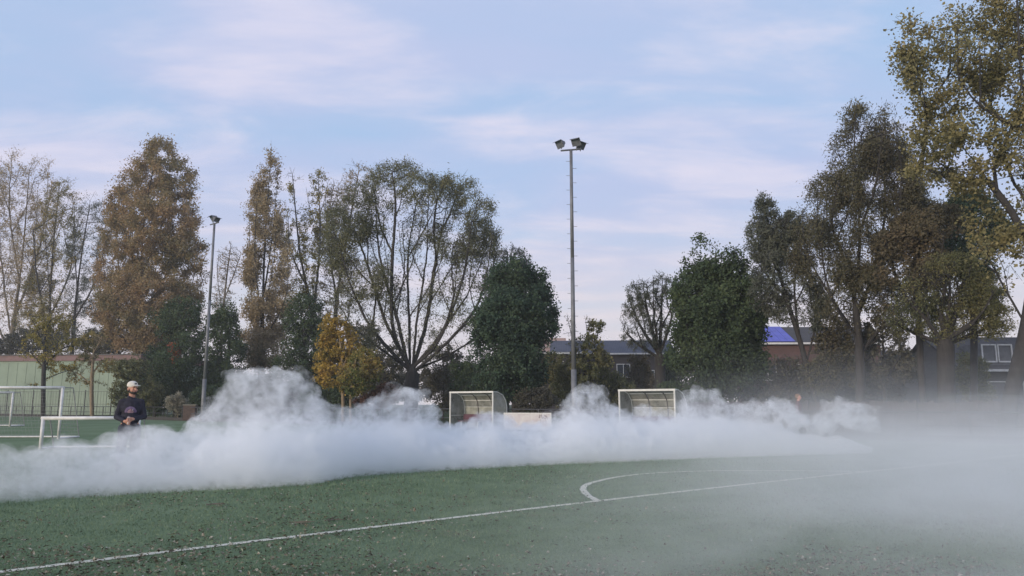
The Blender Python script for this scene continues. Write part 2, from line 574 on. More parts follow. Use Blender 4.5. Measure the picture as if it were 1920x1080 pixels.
# ------------------------------------------------------------------ floodlight masts
def floodlight(parent, p, aim, sc=1.0):
    """one asymmetric floodlight: wedge housing, visor, lens, bracket"""
    yaw = math.atan2(aim.y, aim.x)
    tilt = math.asin(max(-1, min(1, aim.z)))
    m = Matrix.Translation(p) @ Matrix.Rotation(yaw, 4, 'Z') @ Matrix.Rotation(-tilt, 4, 'Y') @ Matrix.Scale(sc, 4)
    b = MB()
    W, H = .33, .27
    back = [(-.22, -W * .45, -H * .45), (-.22, W * .45, -H * .45), (-.22, W * .45, H * .35), (-.22, -W * .45, H * .35)]
    front = [(.12, -W, -H), (.12, W, -H), (.12, W, H), (.12, -W, H)]
    vs = [m @ Vector(q) for q in back + front]
    b.add(vs, [(3, 2, 1, 0), (4, 5, 6, 7), (0, 1, 5, 4), (1, 2, 6, 5), (2, 3, 7, 6), (3, 0, 4, 7)])
    vz = [(.121, -W, H), (.121, W, H), (.33, W * .95, H * 1.02), (.33, -W * .95, H * 1.02)]
    vs = [m @ Vector(q) for q in vz] + [m @ (Vector(q) + Vector((0, 0, -.02))) for q in vz]
    b.add(vs, [(0, 1, 2, 3), (7, 6, 5, 4), (0, 4, 5, 1), (1, 5, 6, 2), (2, 6, 7, 3), (3, 7, 4, 0)])
    for k in range(5):                                   # cooling fins
        y = -W * .4 + k * W * .2
        fin = [(-.30, y - .006, -.10), (-.221, y - .006, -.11), (-.221, y - .006, .085), (-.30, y - .006, .06)]
        vs = [m @ Vector(q) for q in fin] + [m @ (Vector(q) + Vector((0, .012, 0))) for q in fin]
        b.add(vs, [(3, 2, 1, 0), (4, 5, 6, 7), (0, 1, 5, 4), (1, 2, 6, 5), (2, 3, 7, 6), (3, 0, 4, 7)])
    o = b.build("floodlight", M_LAMP, parent)
    l = MB()
    vs = [m @ Vector(q) for q in ((.124, -W * .9, -H * .9), (.124, W * .9, -H * .9), (.124, W * .9, H * .9), (.124, -W * .9, H * .9))]
    l.add(vs, [(0, 1, 2, 3)])
    l.build("lens", M_LENS, o)
    return o


def mast(px, Y, top_y, arm_dir, lamps, label, steps=True):
    g = at(px, 790, Y)
    H = at(px, top_y, Y).z
    root = empty("floodlight_mast", (g.x, Y, 0))
    tag(root, label, "floodlight mast", "floodlight masts beside the pitch")
    b = MB()
    b.tube((0, 0, 0), (0, 0, 3.2), .155, .15, 16)
    b.tube((0, 0, 3.2), (0, 0, H * .6), .125, .105, 16)
    b.tube((0, 0, H * .6), (0, 0, H), .10, .085, 16)
    b.build("pole", M_STEEL, root, True)
    b = MB().box((0, 0, .015), (.5, .5, .03)).build("base_plate", M_STEEL, root)
    a = Vector(arm_dir).normalized()
    MB().tube(a * -.62 + Vector((0, 0, H - .12 if steps else H - .05)), a * .62 + Vector((0, 0, H + .12 if steps else H - .05)), .05, .05, 10).build("cross_arm", M_STEEL, root)
    for (s, off, aim, sc) in lamps:
        p = a * s + Vector(off) + Vector((0, 0, H))
        o = floodlight(root, p, Vector(aim).normalized(), sc)
        q = a * max(-.58, min(.58, s)) + Vector((0, 0, H))
        MB().tube(q, p, .03, .03, 6).build("bracket", M_STEEL, o)
    if steps:
        z = 3.6; s = 1
        while z < H - .5:
            MB().tube((0, 0, 0), (.21 * s, 0, 0), .012, .012, 5).build("step_peg", M_STEEL, root).location = (.08 * s, 0, z)
            z += .42; s = -s
    return root


mast(1077, 40.7, 281, (1, .35, 0),
     [(-.64, (0, -.05, .26), (-.72, -.50, -.50), .86), (.34, (0, -.2, .46), (-.45, -.70, -.55), .86), (.62, (0, .15, .42), (.55, -.60, -.55), .86)],
     "tall near floodlight mast with step pegs and three lamps between the two dugouts")
mast(379, 57, 418, (.75, -.6, 0),
     [(-.22, (0, 0, .42), (-.6, -.45, -.5), .95), (.26, (0, 0, .26), (.7, -.3, -.5), .8)],
     "far floodlight mast on the left, rising in front of the dark green round tree", False)

# ------------------------------------------------------------------ goals
M_NET = surf("net_cord", (.30, .30, .30), (.22, .22, .22), 5, .9)


def goal(name, pr, wdt, h, depth, direction, label, r=.05, back_top=.5, group=None, net=True):
    """pr: foot of the right-hand post (camera's view); the mouth runs along -direction"""
    d = Vector((direction[0], direction[1], 0)).normalized()
    bk = Vector((-d.y, d.x, 0))
    if bk.y < 0: bk = -bk
    root = empty(name, pr)
    tag(root, label, "goal", group)
    A, B = Vector((0, 0, 0)), -d * wdt
    up = Vector((0, 0, h))
    for p in (A, B):
        MB().tube(p, p + up - Vector((0, 0, r)), r, r, 12).build("post", M_WHITE, root, True)
    MB().tube(A + up + d * r - Vector((0, 0, r)), B + up - d * r - Vector((0, 0, r)), r, r, 12).build("crossbar", M_WHITE, root, True)
    for p in (A, B):
        f = MB()
        f.tube(p + Vector((0, 0, .035)), p + bk * depth + Vector((0, 0, .035)), r * .6, r * .6, 8)
        f.build("ground_bar", M_WHITE, root)
        s = MB()
        s.tube(p + up - Vector((0, 0, r)), p + up + bk * depth * back_top - Vector((0, 0, r)), r * .35, r * .35, 8)
        s.tube(p + up + bk * depth * back_top - Vector((0, 0, r)), p + bk * depth + Vector((0, 0, .035)), r * .35, r * .35, 8)
        s.build("side_stay", M_NET, root)
    MB().tube(A + bk * depth + Vector((0, 0, .035)), B + bk * depth + Vector((0, 0, .035)), r * .6, r * .6, 8).build("rear_bar", M_WHITE, root)
    if net:
        nb_ = MB(); t = .0035
        prof = [(0, h - r * 2), (depth * back_top, h - r * 2), (depth, .05)]
        k = int(wdt / .14)
        for i in range(k + 1):
            q = A.lerp(B, i / k)
            for (a0, z0), (a1, z1) in zip(prof, prof[1:]):
                nb_.tube(q + bk * a0 + Vector((0, 0, z0)), q + bk * a1 + Vector((0, 0, z1)), t, t, 3, False)
        for j in range(1, int(h / .14)):
            z = h - r * 2 - j * .14
            if z < .05: break
            f = (h - r * 2 - z) / (h - r * 2 - .05); a0 = depth * (back_top + (1 - back_top) * f)
            nb_.tube(A + bk * a0 + Vector((0, 0, z)), B + bk * a0 + Vector((0, 0, z)), t, t, 3, False)
            for p in (A, B):
                nb_.tube(p + Vector((0, 0, z)), p + bk * a0 + Vector((0, 0, z)), t, t, 3, False)
        nb_.build("net", M_NET, root)
    return root


g1 = ground(93, 836)
goal("mini_goal", (at(258, 820, 23.6).x, 23.6, 0), 2.78, 1.0, .85, (1, .13), "knee high white mini goal behind the man in the cap, partly lost in smoke", .055, net=False)
goal("youth_goal", (at(110, 815, 30).x, 30, 0), 5.0, 2.07, 1.5, (1, .03), "white youth goal with its right post left of the mini goal", .055, group="white goals at the left edge")
goal("youth_goal", (at(19, 792, 46).x, 46, 0), 5.0, 2.1, 1.5, (1, .06), "white goal farther back at the left edge, framed inside the nearer youth goal", .06, group="white goals at the left edge")

# ------------------------------------------------------------------ dugouts
def poly_mat(name, col, alpha):
    m, nt, out = new_mat(name)
    d = N(nt, "ShaderNodeBsdfPrincipled"); d.inputs["Roughness"].default_value = .35
    tc = N(nt, "ShaderNodeTexCoord")
    nz = noise_n(nt, tc.outputs["Object"], 2.5, 6, .6)
    nt.links.new(ramp_n(nt, nz, [(.3, tuple(q * .7 for q in col)), (.7, col)]), d.inputs["Base Color"])
    t = N(nt, "ShaderNodeBsdfTransparent"); t.inputs[0].default_value = (.92, .93, .9, 1)
    mx = N(nt, "ShaderNodeMixShader")
    nt.links.new(smooth_n(nt, nz, .3, .75, alpha - .12, alpha + .12), mx.inputs[0])
    nt.links.new(t.outputs[0], mx.inputs[1]); nt.links.new(d.outputs[0], mx.inputs[2])
    nt.links.new(mx.outputs[0], out.inputs[0])
    return m


M_POLY = poly_mat("clouded_polycarbonate", (.46, .46, .43), .55)
M_POLYBACK = poly_mat("clouded_back_panel", (.42, .42, .36), .8)
M_MAROON = surf("maroon_plastic", (.11, .045, .065), (.075, .03, .045), 4, .6)
M_FRAMEW = surf("dugout_frame_paint", (.72, .71, .67), (.56, .55, .51), 4, .55)


M_RIB = surf("dark_rib", (.10, .09, .09), None, 4, .6)


def dugout(center, wdt, label, H=2.0, D=1.15):
    rz = math.atan2(TD.y, TD.x)
    root = empty("dugout", center, rz)
    tag(root, label, "dugout", "team dugouts on the far touchline")
    hw = wdt / 2; r = .035
    prof = [(0, H), (D * .35, H - .03), (D * .7, H - .17), (D * .92, H - .45), (D, H - .8), (D, 0)]   # side outline, front to back
    for s in (-1, 1):
        MB().tube((s * hw, 0, 0), (s * hw, 0, H - .04), r * 1.25, r * 1.25, 8).build("front_post", M_FRAMEW, root)
        f = MB()
        for (y0, z0), (y1, z1) in zip(prof, prof[1:]):
            f.tube((s * hw, y0, z0), (s * hw, y1, z1), r * .75, r * .75, 8)
        f.tube((s * hw, 0, .75), (s * hw, D, .75), r * .5, r * .5, 6)
        f.build("side_frame", M_FRAMEW, root)
        p = MB()
        pl = [Vector((s * (hw - .01), 0.03, .08))] + [Vector((s * (hw - .01), max(.03, y - .02), z - .03)) for y, z in prof[:-1]] + [Vector((s * (hw - .01), D - .02, .08))]
        p.prism(pl, (s * .006, 0, 0))
        p.build("side_panel", M_POLY, root)
    f = MB(); f.box((0, 0, H - .02), (wdt + .10, .07, .085)); f.build("front_beam", M_FRAMEW, root)
    f = MB()
    for (y, z) in prof[1:5]:
        f.tube((-hw, y, z), (hw, y, z), r * .5, r * .5, 6)
    f.tube((-hw, D, .75), (hw, D, .75), r * .9, r * .9, 6)
    f.build("roof_bars", M_FRAMEW, root)
    for k in range(1, 3):
        f = MB()
        x = -hw + wdt * k / 3
        for (y0, z0), (y1, z1) in zip(prof, prof[1:]):
            f.tube((x, y0, z0 - .02), (x, y1, z1 - .02), r * .6, r * .6, 6)
        f.build("roof_rib", M_RIB, root)
    rp = MB()
    for (y0, z0), (y1, z1) in zip(prof[:4], prof[1:5]):
        rp.add([(-hw + .02, y0, z0 + .036), (hw - .02, y0, z0 + .036), (hw - .02, y1, z1 + .036), (-hw + .02, y1, z1 + .036)], [(0, 1, 2, 3)])
    rp.build("roof_panel", M_POLY, root)
    bp_ = MB().box((0, D + .03, (H - .8) / 2 + .04), (wdt - .06, .008, H - .88)).build("back_panel", M_POLYBACK, root)
    se = MB(); se.box((0, D * .62, .45), (wdt - .2, .38, .05)); se.box((0, D * .84, .66), (wdt - .2, .04, .30), rx=-.12)
    se.build("bench", M_MAROON, root)
    for s in (-.8, 0, .8):
        MB().box((s * hw, D * .62, .21), (.05, .34, .42)).build("bench_leg", M_FRAMEW, root)
    return root


dugout(at(883, 790, 40.0) * 1.0 - Vector((0, 0, at(883, 790, 40.0).z)), 3.0, "left dugout with clouded panels, maroon bench and white board beside it", 2.0)
c2 = at(1213, 790, 33.6)
dugout(Vector((c2.x, 33.6, 0)), 2.75, "right dugout with dark curved roof ribs, right of the near floodlight mast", 2.0)

# white board beside the first dugout
c3 = at(989, 800, 37.6)
bd = empty("touchline_board", (c3.x, 37.6, 0), math.atan2(TD.y, TD.x) * .35)
tag(bd, "white board with worn dark marks standing beside the left dugout", "board")
MB().box((0, 0, .52), (2.3, .025, .72)).build("board_panel", surf("board_print", (.62, .59, .58), (.50, .44, .46), 3.0, .6, detail=7), bd)
f = MB()
f.box((0, -.004, .905), (2.42, .055, .05)); f.box((-1.185, -.004, .45), (.05, .055, .86)); f.box((1.185, -.004, .45), (.05, .055, .86)); f.box((0, -.004, .135), (2.32, .055, .05))
f.build("board_frame", M_WHITE, bd)
mk = MB()
rm = random.Random(4)
for (x, z, w_, h_, a) in ((.62, .76, .07, .16, .2), (.73, .74, .06, .22, -.25), (.79, .69, .05, .10, .6), (.90, .78, .12, .06, .2), (.98, .72, .07, .14, -.5), (.88, .66, .10, .05, .1),
                          (.68, .44, .025, .36, 0), (.80, .40, .03, .38, 0), (.93, .46, .02, .28, 0)):
    mk.box((x, -.0155, z), (w_, .004, h_), ry=a)
mk.build("marking", surf("worn_print", (.22, .19, .20), (.40, .35, .36), 9, .8), bd)

# ------------------------------------------------------------------ buildings
def brick_mat(name, c0, c1, mortar):
    m, nt, out = new_mat(name)
    b = N(nt, "ShaderNodeBsdfPrincipled"); b.inputs["Roughness"].default_value = .9
    tc = N(nt, "ShaderNodeTexCoord")
    sp_ = N(nt, "ShaderNodeSeparateXYZ"); nt.links.new(tc.outputs["Object"], sp_.inputs[0])
    cb_ = N(nt, "ShaderNodeCombineXYZ")
    nt.links.new(math_n(nt, 'ADD', sp_.outputs[0], sp_.outputs[1]), cb_.inputs[0]); nt.links.new(sp_.outputs[2], cb_.inputs[1])
    br = N(nt, "ShaderNodeTexBrick")
    br.inputs["Color1"].default_value = (*c0, 1); br.inputs["Color2"].default_value = (*c1, 1); br.inputs["Mortar"].default_value = (*mortar, 1)
    br.inputs["Scale"].default_value = 1.0; br.inputs["Brick Width"].default_value = .21; br.inputs["Row Height"].default_value = .0625; br.inputs["Mortar Size"].default_value = .008
    nt.links.new(cb_.outputs[0], br.inputs["Vector"])
    mx = N(nt, "ShaderNodeMix", data_type='RGBA', blend_type='MULTIPLY'); mx.inputs[0].default_value = .6
    nt.links.new(br.outputs[0], mx.inputs[6])
    nt.links.new(ramp_n(nt, noise_n(nt, tc.outputs["Object"], .7, 5), [(.3, (.65, .65, .65)), (.7, (1, 1, 1))]), mx.inputs[7])
    nt.links.new(mx.outputs[2], b.inputs["Base Color"])
    nt.links.new(b.outputs[0], out.inputs[0])
    return m


def tile_mat(name, c0, c1):
    m, nt, out = new_mat(name)
    b = N(nt, "ShaderNodeBsdfPrincipled"); b.inputs["Roughness"].default_value = .75
    tc = N(nt, "ShaderNodeTexCoord")
    wv = N(nt, "ShaderNodeTexWave", wave_type='BANDS', bands_direction='X'); wv.inputs["Scale"].default_value = 1.6; wv.inputs["Distortion"].default_value = .3
    nt.links.new(tc.outputs["Object"], wv.inputs[0])
    nz = noise_n(nt, tc.outputs["Object"], 1.2, 6)
    f = math_n(nt, 'ADD', math_n(nt, 'MULTIPLY', wv.outputs[1], .25), math_n(nt, 'MULTIPLY', nz, .75))
    nt.links.new(ramp_n(nt, f, [(.3, c1), (.65, c0)]), b.inputs["Base Color"])
    bp = N(nt, "ShaderNodeBump"); bp.inputs["Strength"].default_value = .5
    nt.links.new(wv.outputs[1], bp.inputs["Height"]); nt.links.new(bp.outputs[0], b.inputs["Normal"])
    nt.links.new(b.outputs[0], out.inputs[0])
    return m


BR_DARK = brick_mat("dark_brick", (.085, .065, .06), (.06, .05, .048), (.11, .10, .095))
BR_RED = brick_mat("red_brick", (.15, .062, .05), (.11, .05, .042), (.14, .12, .11))
BR_GREY = brick_mat("grey_brick", (.12, .11, .105), (.085, .08, .08), (.14, .135, .13))
BR_ORANGE = brick_mat("orange_brick", (.34, .15, .10), (.27, .12, .08), (.28, .22, .18))
M_ROOF = tile_mat("slate_tiles", (.075, .08, .105), (.045, .05, .07))
M_ROOFB = tile_mat("brown_tiles", (.065, .058, .055), (.04, .036, .036))
M_GLASS = surf("window_glass", (.06, .07, .085), (.035, .04, .05), .6, .08)
M_PANEL = surf("blue_panel", (.10, .11, .50), (.075, .08, .36), 1.5, .45)


def window(parent, x, z, w_, h_, y=0.0, bars=1, glass=M_GLASS):
    """window on the front wall (front faces -Y of the house)"""
    t = .07
    f = MB()
    f.box((x - w_ / 2 + t / 2, y - .03, z), (t, .09, h_)); f.box((x + w_ / 2 - t / 2, y - .03, z), (t, .09, h_))
    f.box((x, y - .03, z + h_ / 2 - t / 2), (w_ - 2 * t, .09, t)); f.box((x, y - .03, z - h_ / 2 + t / 2), (w_ - 2 * t, .09, t))
    for k in range(1, bars + 1):
        f.box((x - w_ / 2 + w_ * k / (bars + 1), y - .028, z), (t * .8, .07, h_ - 2 * t))
    o = f.build("window", M_WHITE, parent)
    MB().box((x, y - .008, z), (w_ - 2 * t, .012, h_ - 2 * t)).build("pane", glass, o)
    MB().box((x, y - .06, z - h_ / 2 - .04), (w_ + .16, .16, .07)).build("sill", M_WHITE, o)
    return o


def house(name, label, c, rz, wdt, dep, eave, ridge, wall, roof, wins, door=None, group=None, gutter=True, chimney=None):
    root = empty(name, c, rz)
    tag(root, label, "house", group)
    hw = wdt / 2
    b = MB()
    gab = [Vector((-hw, 0, 0)), Vector((-hw, dep, 0)), Vector((-hw, dep, eave)), Vector((-hw, dep / 2, ridge - .12)), Vector((-hw, 0, eave))]
    b.prism(gab, (wdt, 0, 0))
    b.build("wall", wall, root)
    r_ = MB()
    sl = (ridge - eave) / (dep / 2); ov = .35
    for s in (0, 1):
        y0 = -ov if s == 0 else dep + ov
        z0 = eave - ov * sl + .06
        q = [Vector((-hw - .25, y0, z0)), Vector((-hw - .25, dep / 2, ridge)), Vector((-hw - .25, dep / 2, ridge + .14)), Vector((-hw - .25, y0, z0 + .14))]
        r_.prism(q, (wdt + .5, 0, 0))
    ro = r_.build("roof", roof, root)
    if chimney is not None:
        MB().box((chimney, dep / 2, ridge + .35), (.7, .6, 1.3)).build("chimney", wall, ro)
    if gutter:
        MB().box((0, -ov - .07, eave - ov * sl + .1), (wdt + .55, .14, .16)).build("gutter", M_WHITE, root)
    for q in wins:
        window(root, *q)
    if door:
        x, w_, h_ = door
        d_ = MB().box((x, -.03, h_ / 2), (w_, .07, h_)).build("door", surf("door_paint", (.10, .11, .12), None, 4, .5), root)
        MB().box((x + w_ * .36, -.085, h_ * .48), (.04, .04, .14)).build("handle", M_WHITE, d_)
    return root


HG = "houses beyond the trees"
def hx(x, d): return at(x, 760, d).x
house("brick_house", "dark brick row house with slate blue roof seen over the right dugout", (hx(1150, 84), 84, 0), R(-4), 13.5, 8.5, 6.9, 8.6, BR_DARK, M_ROOF,
      [(-6.0, 5.1, .9, 1.5), (-2.2, 5.1, 1.5, 1.5), (1.2, 5.0, 1.5, 1.5), (4.6, 4.2, .9, 1.7), (-3.5, 1.8, 1.9, 1.6), (2.6, 1.8, 1.9, 1.6)], (5.6, 1.0, 2.2), HG)
house("brick_house", "dark brick house with a white framed window behind the near floodlight mast", (hx(1052, 80), 80, 0), R(-3), 4.6, 8, 6.6, 7.0, BR_DARK, M_ROOFB,
      [(-.3, 5.0, 1.3, 1.7), (.6, 2.0, 1.8, 1.6)], None, HG)
h3 = house("brick_house", "red brick house with vivid blue roof panels right of the big dark green tree", (hx(1543, 66), 66, 0), R(-2), 10.6, 8.0, 6.65, 8.35, BR_RED, M_ROOFB,
      [(-4.6, 4.1, 1.5, 1.4), (-1.4, 4.1, 1.2, 1.4), (1.3, 4.2, 1.5, 1.4), (2.9, 4.7, .55, 1.7, 0, 0), (-3.9, 1.7, 2.0, 1.6), (1.0, 1.7, 2.0, 1.6)], (3.6, 1.0, 2.2), HG)
sl = (8.35 - 6.65) / 4.0
pb_ = MB()
for k in range(5):
    x0 = -5.2 + k * .62
    pb_.prism([Vector((x0, -.2, 6.65 - .2 * sl + .225)), Vector((x0, 3.75, 6.65 + 3.75 * sl + .225)), Vector((x0, 3.75, 6.65 + 3.75 * sl + .265)), Vector((x0, -.2, 6.65 - .2 * sl + .265))], (.59, 0, 0))
pb_.build("roof_panel", M_PANEL, h3)
house("brick_house", "grey brick row house with dark roof behind the thick pollard trunk", (hx(1742, 78), 78, 0), R(0), 11.5, 8.5, 5.5, 7.0, BR_GREY, M_ROOFB,
      [(-3.6, 4.2, 1.5, 1.4), (.3, 4.2, 1.5, 1.4), (3.6, 4.2, 1.5, 1.4), (-2.2, 1.7, 2.0, 1.5), (3.4, 1.7, 1.9, 1.7)], (.6, 1.0, 2.2), HG)
h5 = house("brick_house", "grey house with white dormer window and white patio frames at the right edge", (hx(1905, 52), 52, 0), R(3), 7.4, 7.6, 3.75, 6.15, BR_GREY, M_ROOFB,
      [(-.6, 1.55, 2.6, 2.7), (2.4, 1.7, 1.6, 1.5)], None, HG)
dm = MB().box((-.9, 1.2, 4.75), (2.4, 2.2, 1.55)).build("dormer", surf("dormer_board", (.16, .16, .165), (.11, .11, .115), 3, .7), h5)
for xx in (-1.5, -.35):
    f = MB()
    f.box((xx, .07, 5.42), (1.05, .07, .08)); f.box((xx, .07, 4.25), (1.05, .07, .10)); f.box((xx - .49, .07, 4.83), (.08, .07, 1.1)); f.box((xx + .49, .07, 4.83), (.08, .07, 1.1))
    o = f.build("window", M_WHITE, dm)
# small garden outbuilding in orange brick
sh = empty("garden_shed", (hx(1676, 60), 60, 0), R(-8))
tag(sh, "low orange brick garden shed with a white window among the shrubs on the right", "shed")
MB().box((0, 1.2, 1.15), (3.4, 2.4, 2.3)).build("wall", BR_ORANGE, sh)
MB().box((0, 1.2, 2.37), (3.7, 2.7, .12)).build("roof", M_ROOFB, sh)
window(sh, .3, 1.15, .8, 1.1)
# far pink building
far = empty("apartment_block", (hx(1078, 150), 150, 0), R(6))
tag(far, "pale pink apartment block far behind the near floodlight mast", "building")
MB().box((0, 6, 6.2), (11.5, 12, 12.4)).build("wall", surf("pink_render", (.55, .38, .33), (.48, .33, .29), .5, .85), far)
MB().box((0, 6, 12.55), (11.9, 12.4, .3)).build("roof", surf("pale_roof", (.5, .42, .38), None, 1, .8), far)
MB().box((-3.6, 6, 13.6), (4.6, 8, 1.8)).build("roof_box", surf("pink_box", (.56, .40, .35), None, .5, .85), far)
for z in (4.4, 7.4, 10.4):
    for x in (-4, -1.3, 1.4, 4.1):
        window(far, x, z, 1.5, 1.4)
# green hall on the left
M_GREEN = surf("green_cladding", (.25, .32, .235), (.19, .25, .185), .35, .65, detail=7)
hall = empty("sports_hall", (hx(60, 92), 92, 0), R(-6))
tag(hall, "long low hall with pale green cladding and dull red roof edge on the left", "building")
mb = MB().box((0, 10, 3.25), (27, 20, 6.5)); mb.build("wall", M_GREEN, hall)
sm = MB()
for k in range(23):
    sm.box((-13.2 + k * 1.2, -.012, 3.2), (.035, .03, 6.2))
sm.build("cladding_seams", surf("seam_green", (.215, .28, .205), None, 2, .6), hall)
MB().box((0, 10, 6.85), (27.4, 20.4, .7)).build("roof_edge", surf("dull_red_metal", (.17, .085, .085), (.12, .065, .065), 1.2, .6), hall)
MB().box((0, 10, 7.24), (27.8, 20.8, .08)).build("roof_cap", M_DARKSTEEL, hall)
MB().box((-7.6, -.06, 4.2), (2.2, .1, .12)).build("bracket", M_DARKSTEEL, hall)

# fence of tall wires at the foot of the hall
hf = empty("mesh_fence", (hx(60, 76), 76, 0), R(-6))
tag(hf, "dull grey mesh fence standing in front of the green hall", "fence")
mf = MB()
for k in range(0, 95):
    mf.tube((-14 + k * .3, 0, 0), (-14 + k * .3, 0, 2.6), .012, .012, 4)
for z in (.1, 1.3, 2.55):
    mf.tube((-14, 0, z), (14.3, 0, z), .02, .02, 5)
mf.build("mesh_panel", surf("fence_wire", (.16, .17, .15), None, 2, .7), hf)
p0 = MB().tube((0, 0, 0), (0, 0, 2.7), .045, .045, 8).build("post", M_DARKSTEEL, hf); p0.location = (-14, .05, 0)
for k in range(1, 11):
    c = p0.copy(); COL.objects.link(c); c.parent = hf; c.location = (-14 + k * 2.8, .05, 0)

# wooden crate beside the dry shrub
cr = empty("wooden_crate", (hx(357, 61), 61, 0), R(12))
tag(cr, "brown wooden crate beside the beige dry shrub", "crate")
MB().box((0, 0, .62), (.9, .8, 1.2)).build("crate_body", surf("crate_wood", (.11, .075, .06), (.075, .05, .042), 6, .85), cr)
MB().box((0, 0, 1.26), (1.0, .9, .07)).build("lid", surf("crate_lid", (.26, .24, .19), None, 6, .8), cr)

# parked white cars between the shed and the pollard
def car(x, d, rz, label, paint):
    root = empty("parked_car", (hx(x, d), d, 0), rz)
    tag(root, label, "car", "white cars parked in front of the grey row house")
    prof = [(-2.05, .32), (-2.1, .75), (-1.75, .92), (-1.15, .98), (-.55, 1.42), (.75, 1.45), (1.55, 1.02), (2.0, .92), (2.1, .6), (2.05, .32)]
    b = MB(); b.prism([Vector((px, -.82, pz)) for px, pz in prof], (0, 1.64, 0))
    b.build("body", paint, root, bevel=.06)
    gl = MB()
    for y in (-.826, .812):
        gl.prism([Vector((-1.0, y, 1.0)), Vector((-.5, y, 1.36)), Vector((.7, y, 1.38)), Vector((1.3, y, 1.04))], (0, .014, 0))
    gl.build("side_window", M_GLASS, root)
    for wx in (-1.3, 1.3):
        for y in (-.72, .72):
            wl = MB().tube((wx, y - .11, .32), (wx, y + .11, .32), .32, .32, 18).build("wheel", surf("tyre", (.03, .03, .03), None, 4, .9), root)
            MB().tube((wx, y - .118, .32), (wx, y + .118, .32), .19, .19, 12).build("rim", M_STEEL, wl)
    for y in (-.6, .6):
        MB().box((2.08, y, .72), (.06, .3, .14)).build("headlight", M_LENS, root)
    return root


M_CAR = surf("white_car_paint", (.70, .71, .72), (.64, .65, .66), 1, .25)
car(1797, 68, R(176), "white car partly hidden by the right side of the thick pollard trunk", M_CAR)
car(1752, 69, R(4), "white car partly hidden by the left side of the thick pollard trunk", M_CAR)

# ------------------------------------------------------------------ people
def remesh_union(parts, voxel, smooth_it=2, name="tmp"):
    """parts: ('cap', p0, p1, r0, r1) tapered limbs or ('ell', centre, radii[, rotation]); one continuous skin"""
    bm = bmesh.new()
    for p in parts:
        if p[0] == 'cap':
            a, b, r0, r1 = Vector(p[1]), Vector(p[2]), p[3], p[4]
            d = (b - a); L = d.length; d.normalize()
            q = d.to_track_quat('Z', 'Y').to_matrix().to_4x4()
            bmesh.ops.create_uvsphere(bm, u_segments=14, v_segments=9, radius=r0, matrix=Matrix.Translation(a))
            bmesh.ops.create_uvsphere(bm, u_segments=14, v_segments=9, radius=r1, matrix=Matrix.Translation(b))
            bmesh.ops.create_cone(bm, cap_ends=True, segments=14, radius1=r0, radius2=r1, depth=L, matrix=Matrix.Translation((a + b) / 2) @ q)
        else:
            m = Matrix.Translation(p[1]) @ (p[3].to_4x4() if len(p) > 3 else Matrix.Identity(4)) @ Matrix.Diagonal((*p[2], 1))
            bmesh.ops.create_uvsphere(bm, u_segments=18, v_segments=12, radius=1, matrix=m)
    me = bpy.data.meshes.new(name); bm.to_mesh(me); bm.free()
    o = bpy.data.objects.new(name, me); COL.objects.link(o)
    md = o.modifiers.new("r", 'REMESH'); md.mode = 'VOXEL'; md.voxel_size = voxel; md.use_smooth_shade = True
    if smooth_it:
        s = o.modifiers.new("s", 'SMOOTH'); s.iterations = smooth_it; s.factor = .5
    dg = bpy.context.evaluated_depsgraph_get()
    out = bpy.data.meshes.new_from_object(o.evaluated_get(dg))
    bpy.data.objects.remove(o); bpy.data.meshes.remove(me)
    out.polygons.foreach_set("use_smooth", np.ones(len(out.polygons), dtype=bool))
    return out


def hand_parts(wrist, fdir, palm_n, side, curl=.8):
    """palm, four unequal bent fingers and a thumb from the side of the palm"""
    f = Vector(fdir).normalized(); n = Vector(palm_n).normalized(); n = (n - f * n.dot(f)).normalized()
    s = f.cross(n) * side
    w_ = Vector(wrist)
    ps = [('cap', w_, w_ + f * .03, .026, .030)]
    for k in range(4):
        y = (-.030 + .020 * k)
        ps.append(('cap', w_ + f * .015 + s * y * .6, w_ + f * .085 + s * y, .015, .0125))
    for k, L in enumerate((.038, .046, .050, .043)):
        y = (-.030 + .020 * k)
        p = w_ + f * .09 + s * y; d = f.copy()
        for j, r in enumerate((.0095, .0085, .0075)):
            d = (Matrix.Rotation(-curl * (.45 + .2 * j), 3, f.cross(n)) @ d)
            q = p + d * L * (1, .7, .55)[j]
            ps.append(('cap', p, q, r, r * .92)); p = q
    t0 = w_ + f * .03 + s * .026
    t1 = t0 + (f * .6 + s * .7 + n * .25).normalized() * .045
    t2 = t1 + (f * .9 + n * .5).normalized() * .034
    ps += [('cap', t0, t1, .0125, .0105), ('cap', t1, t2, .010, .0085)]
    return ps


def Rz(v, a, c=(0, 0, 0)):
    return Matrix.Rotation(a, 3, 'Z') @ (Vector(v) - Vector(c)) + Vector(c)


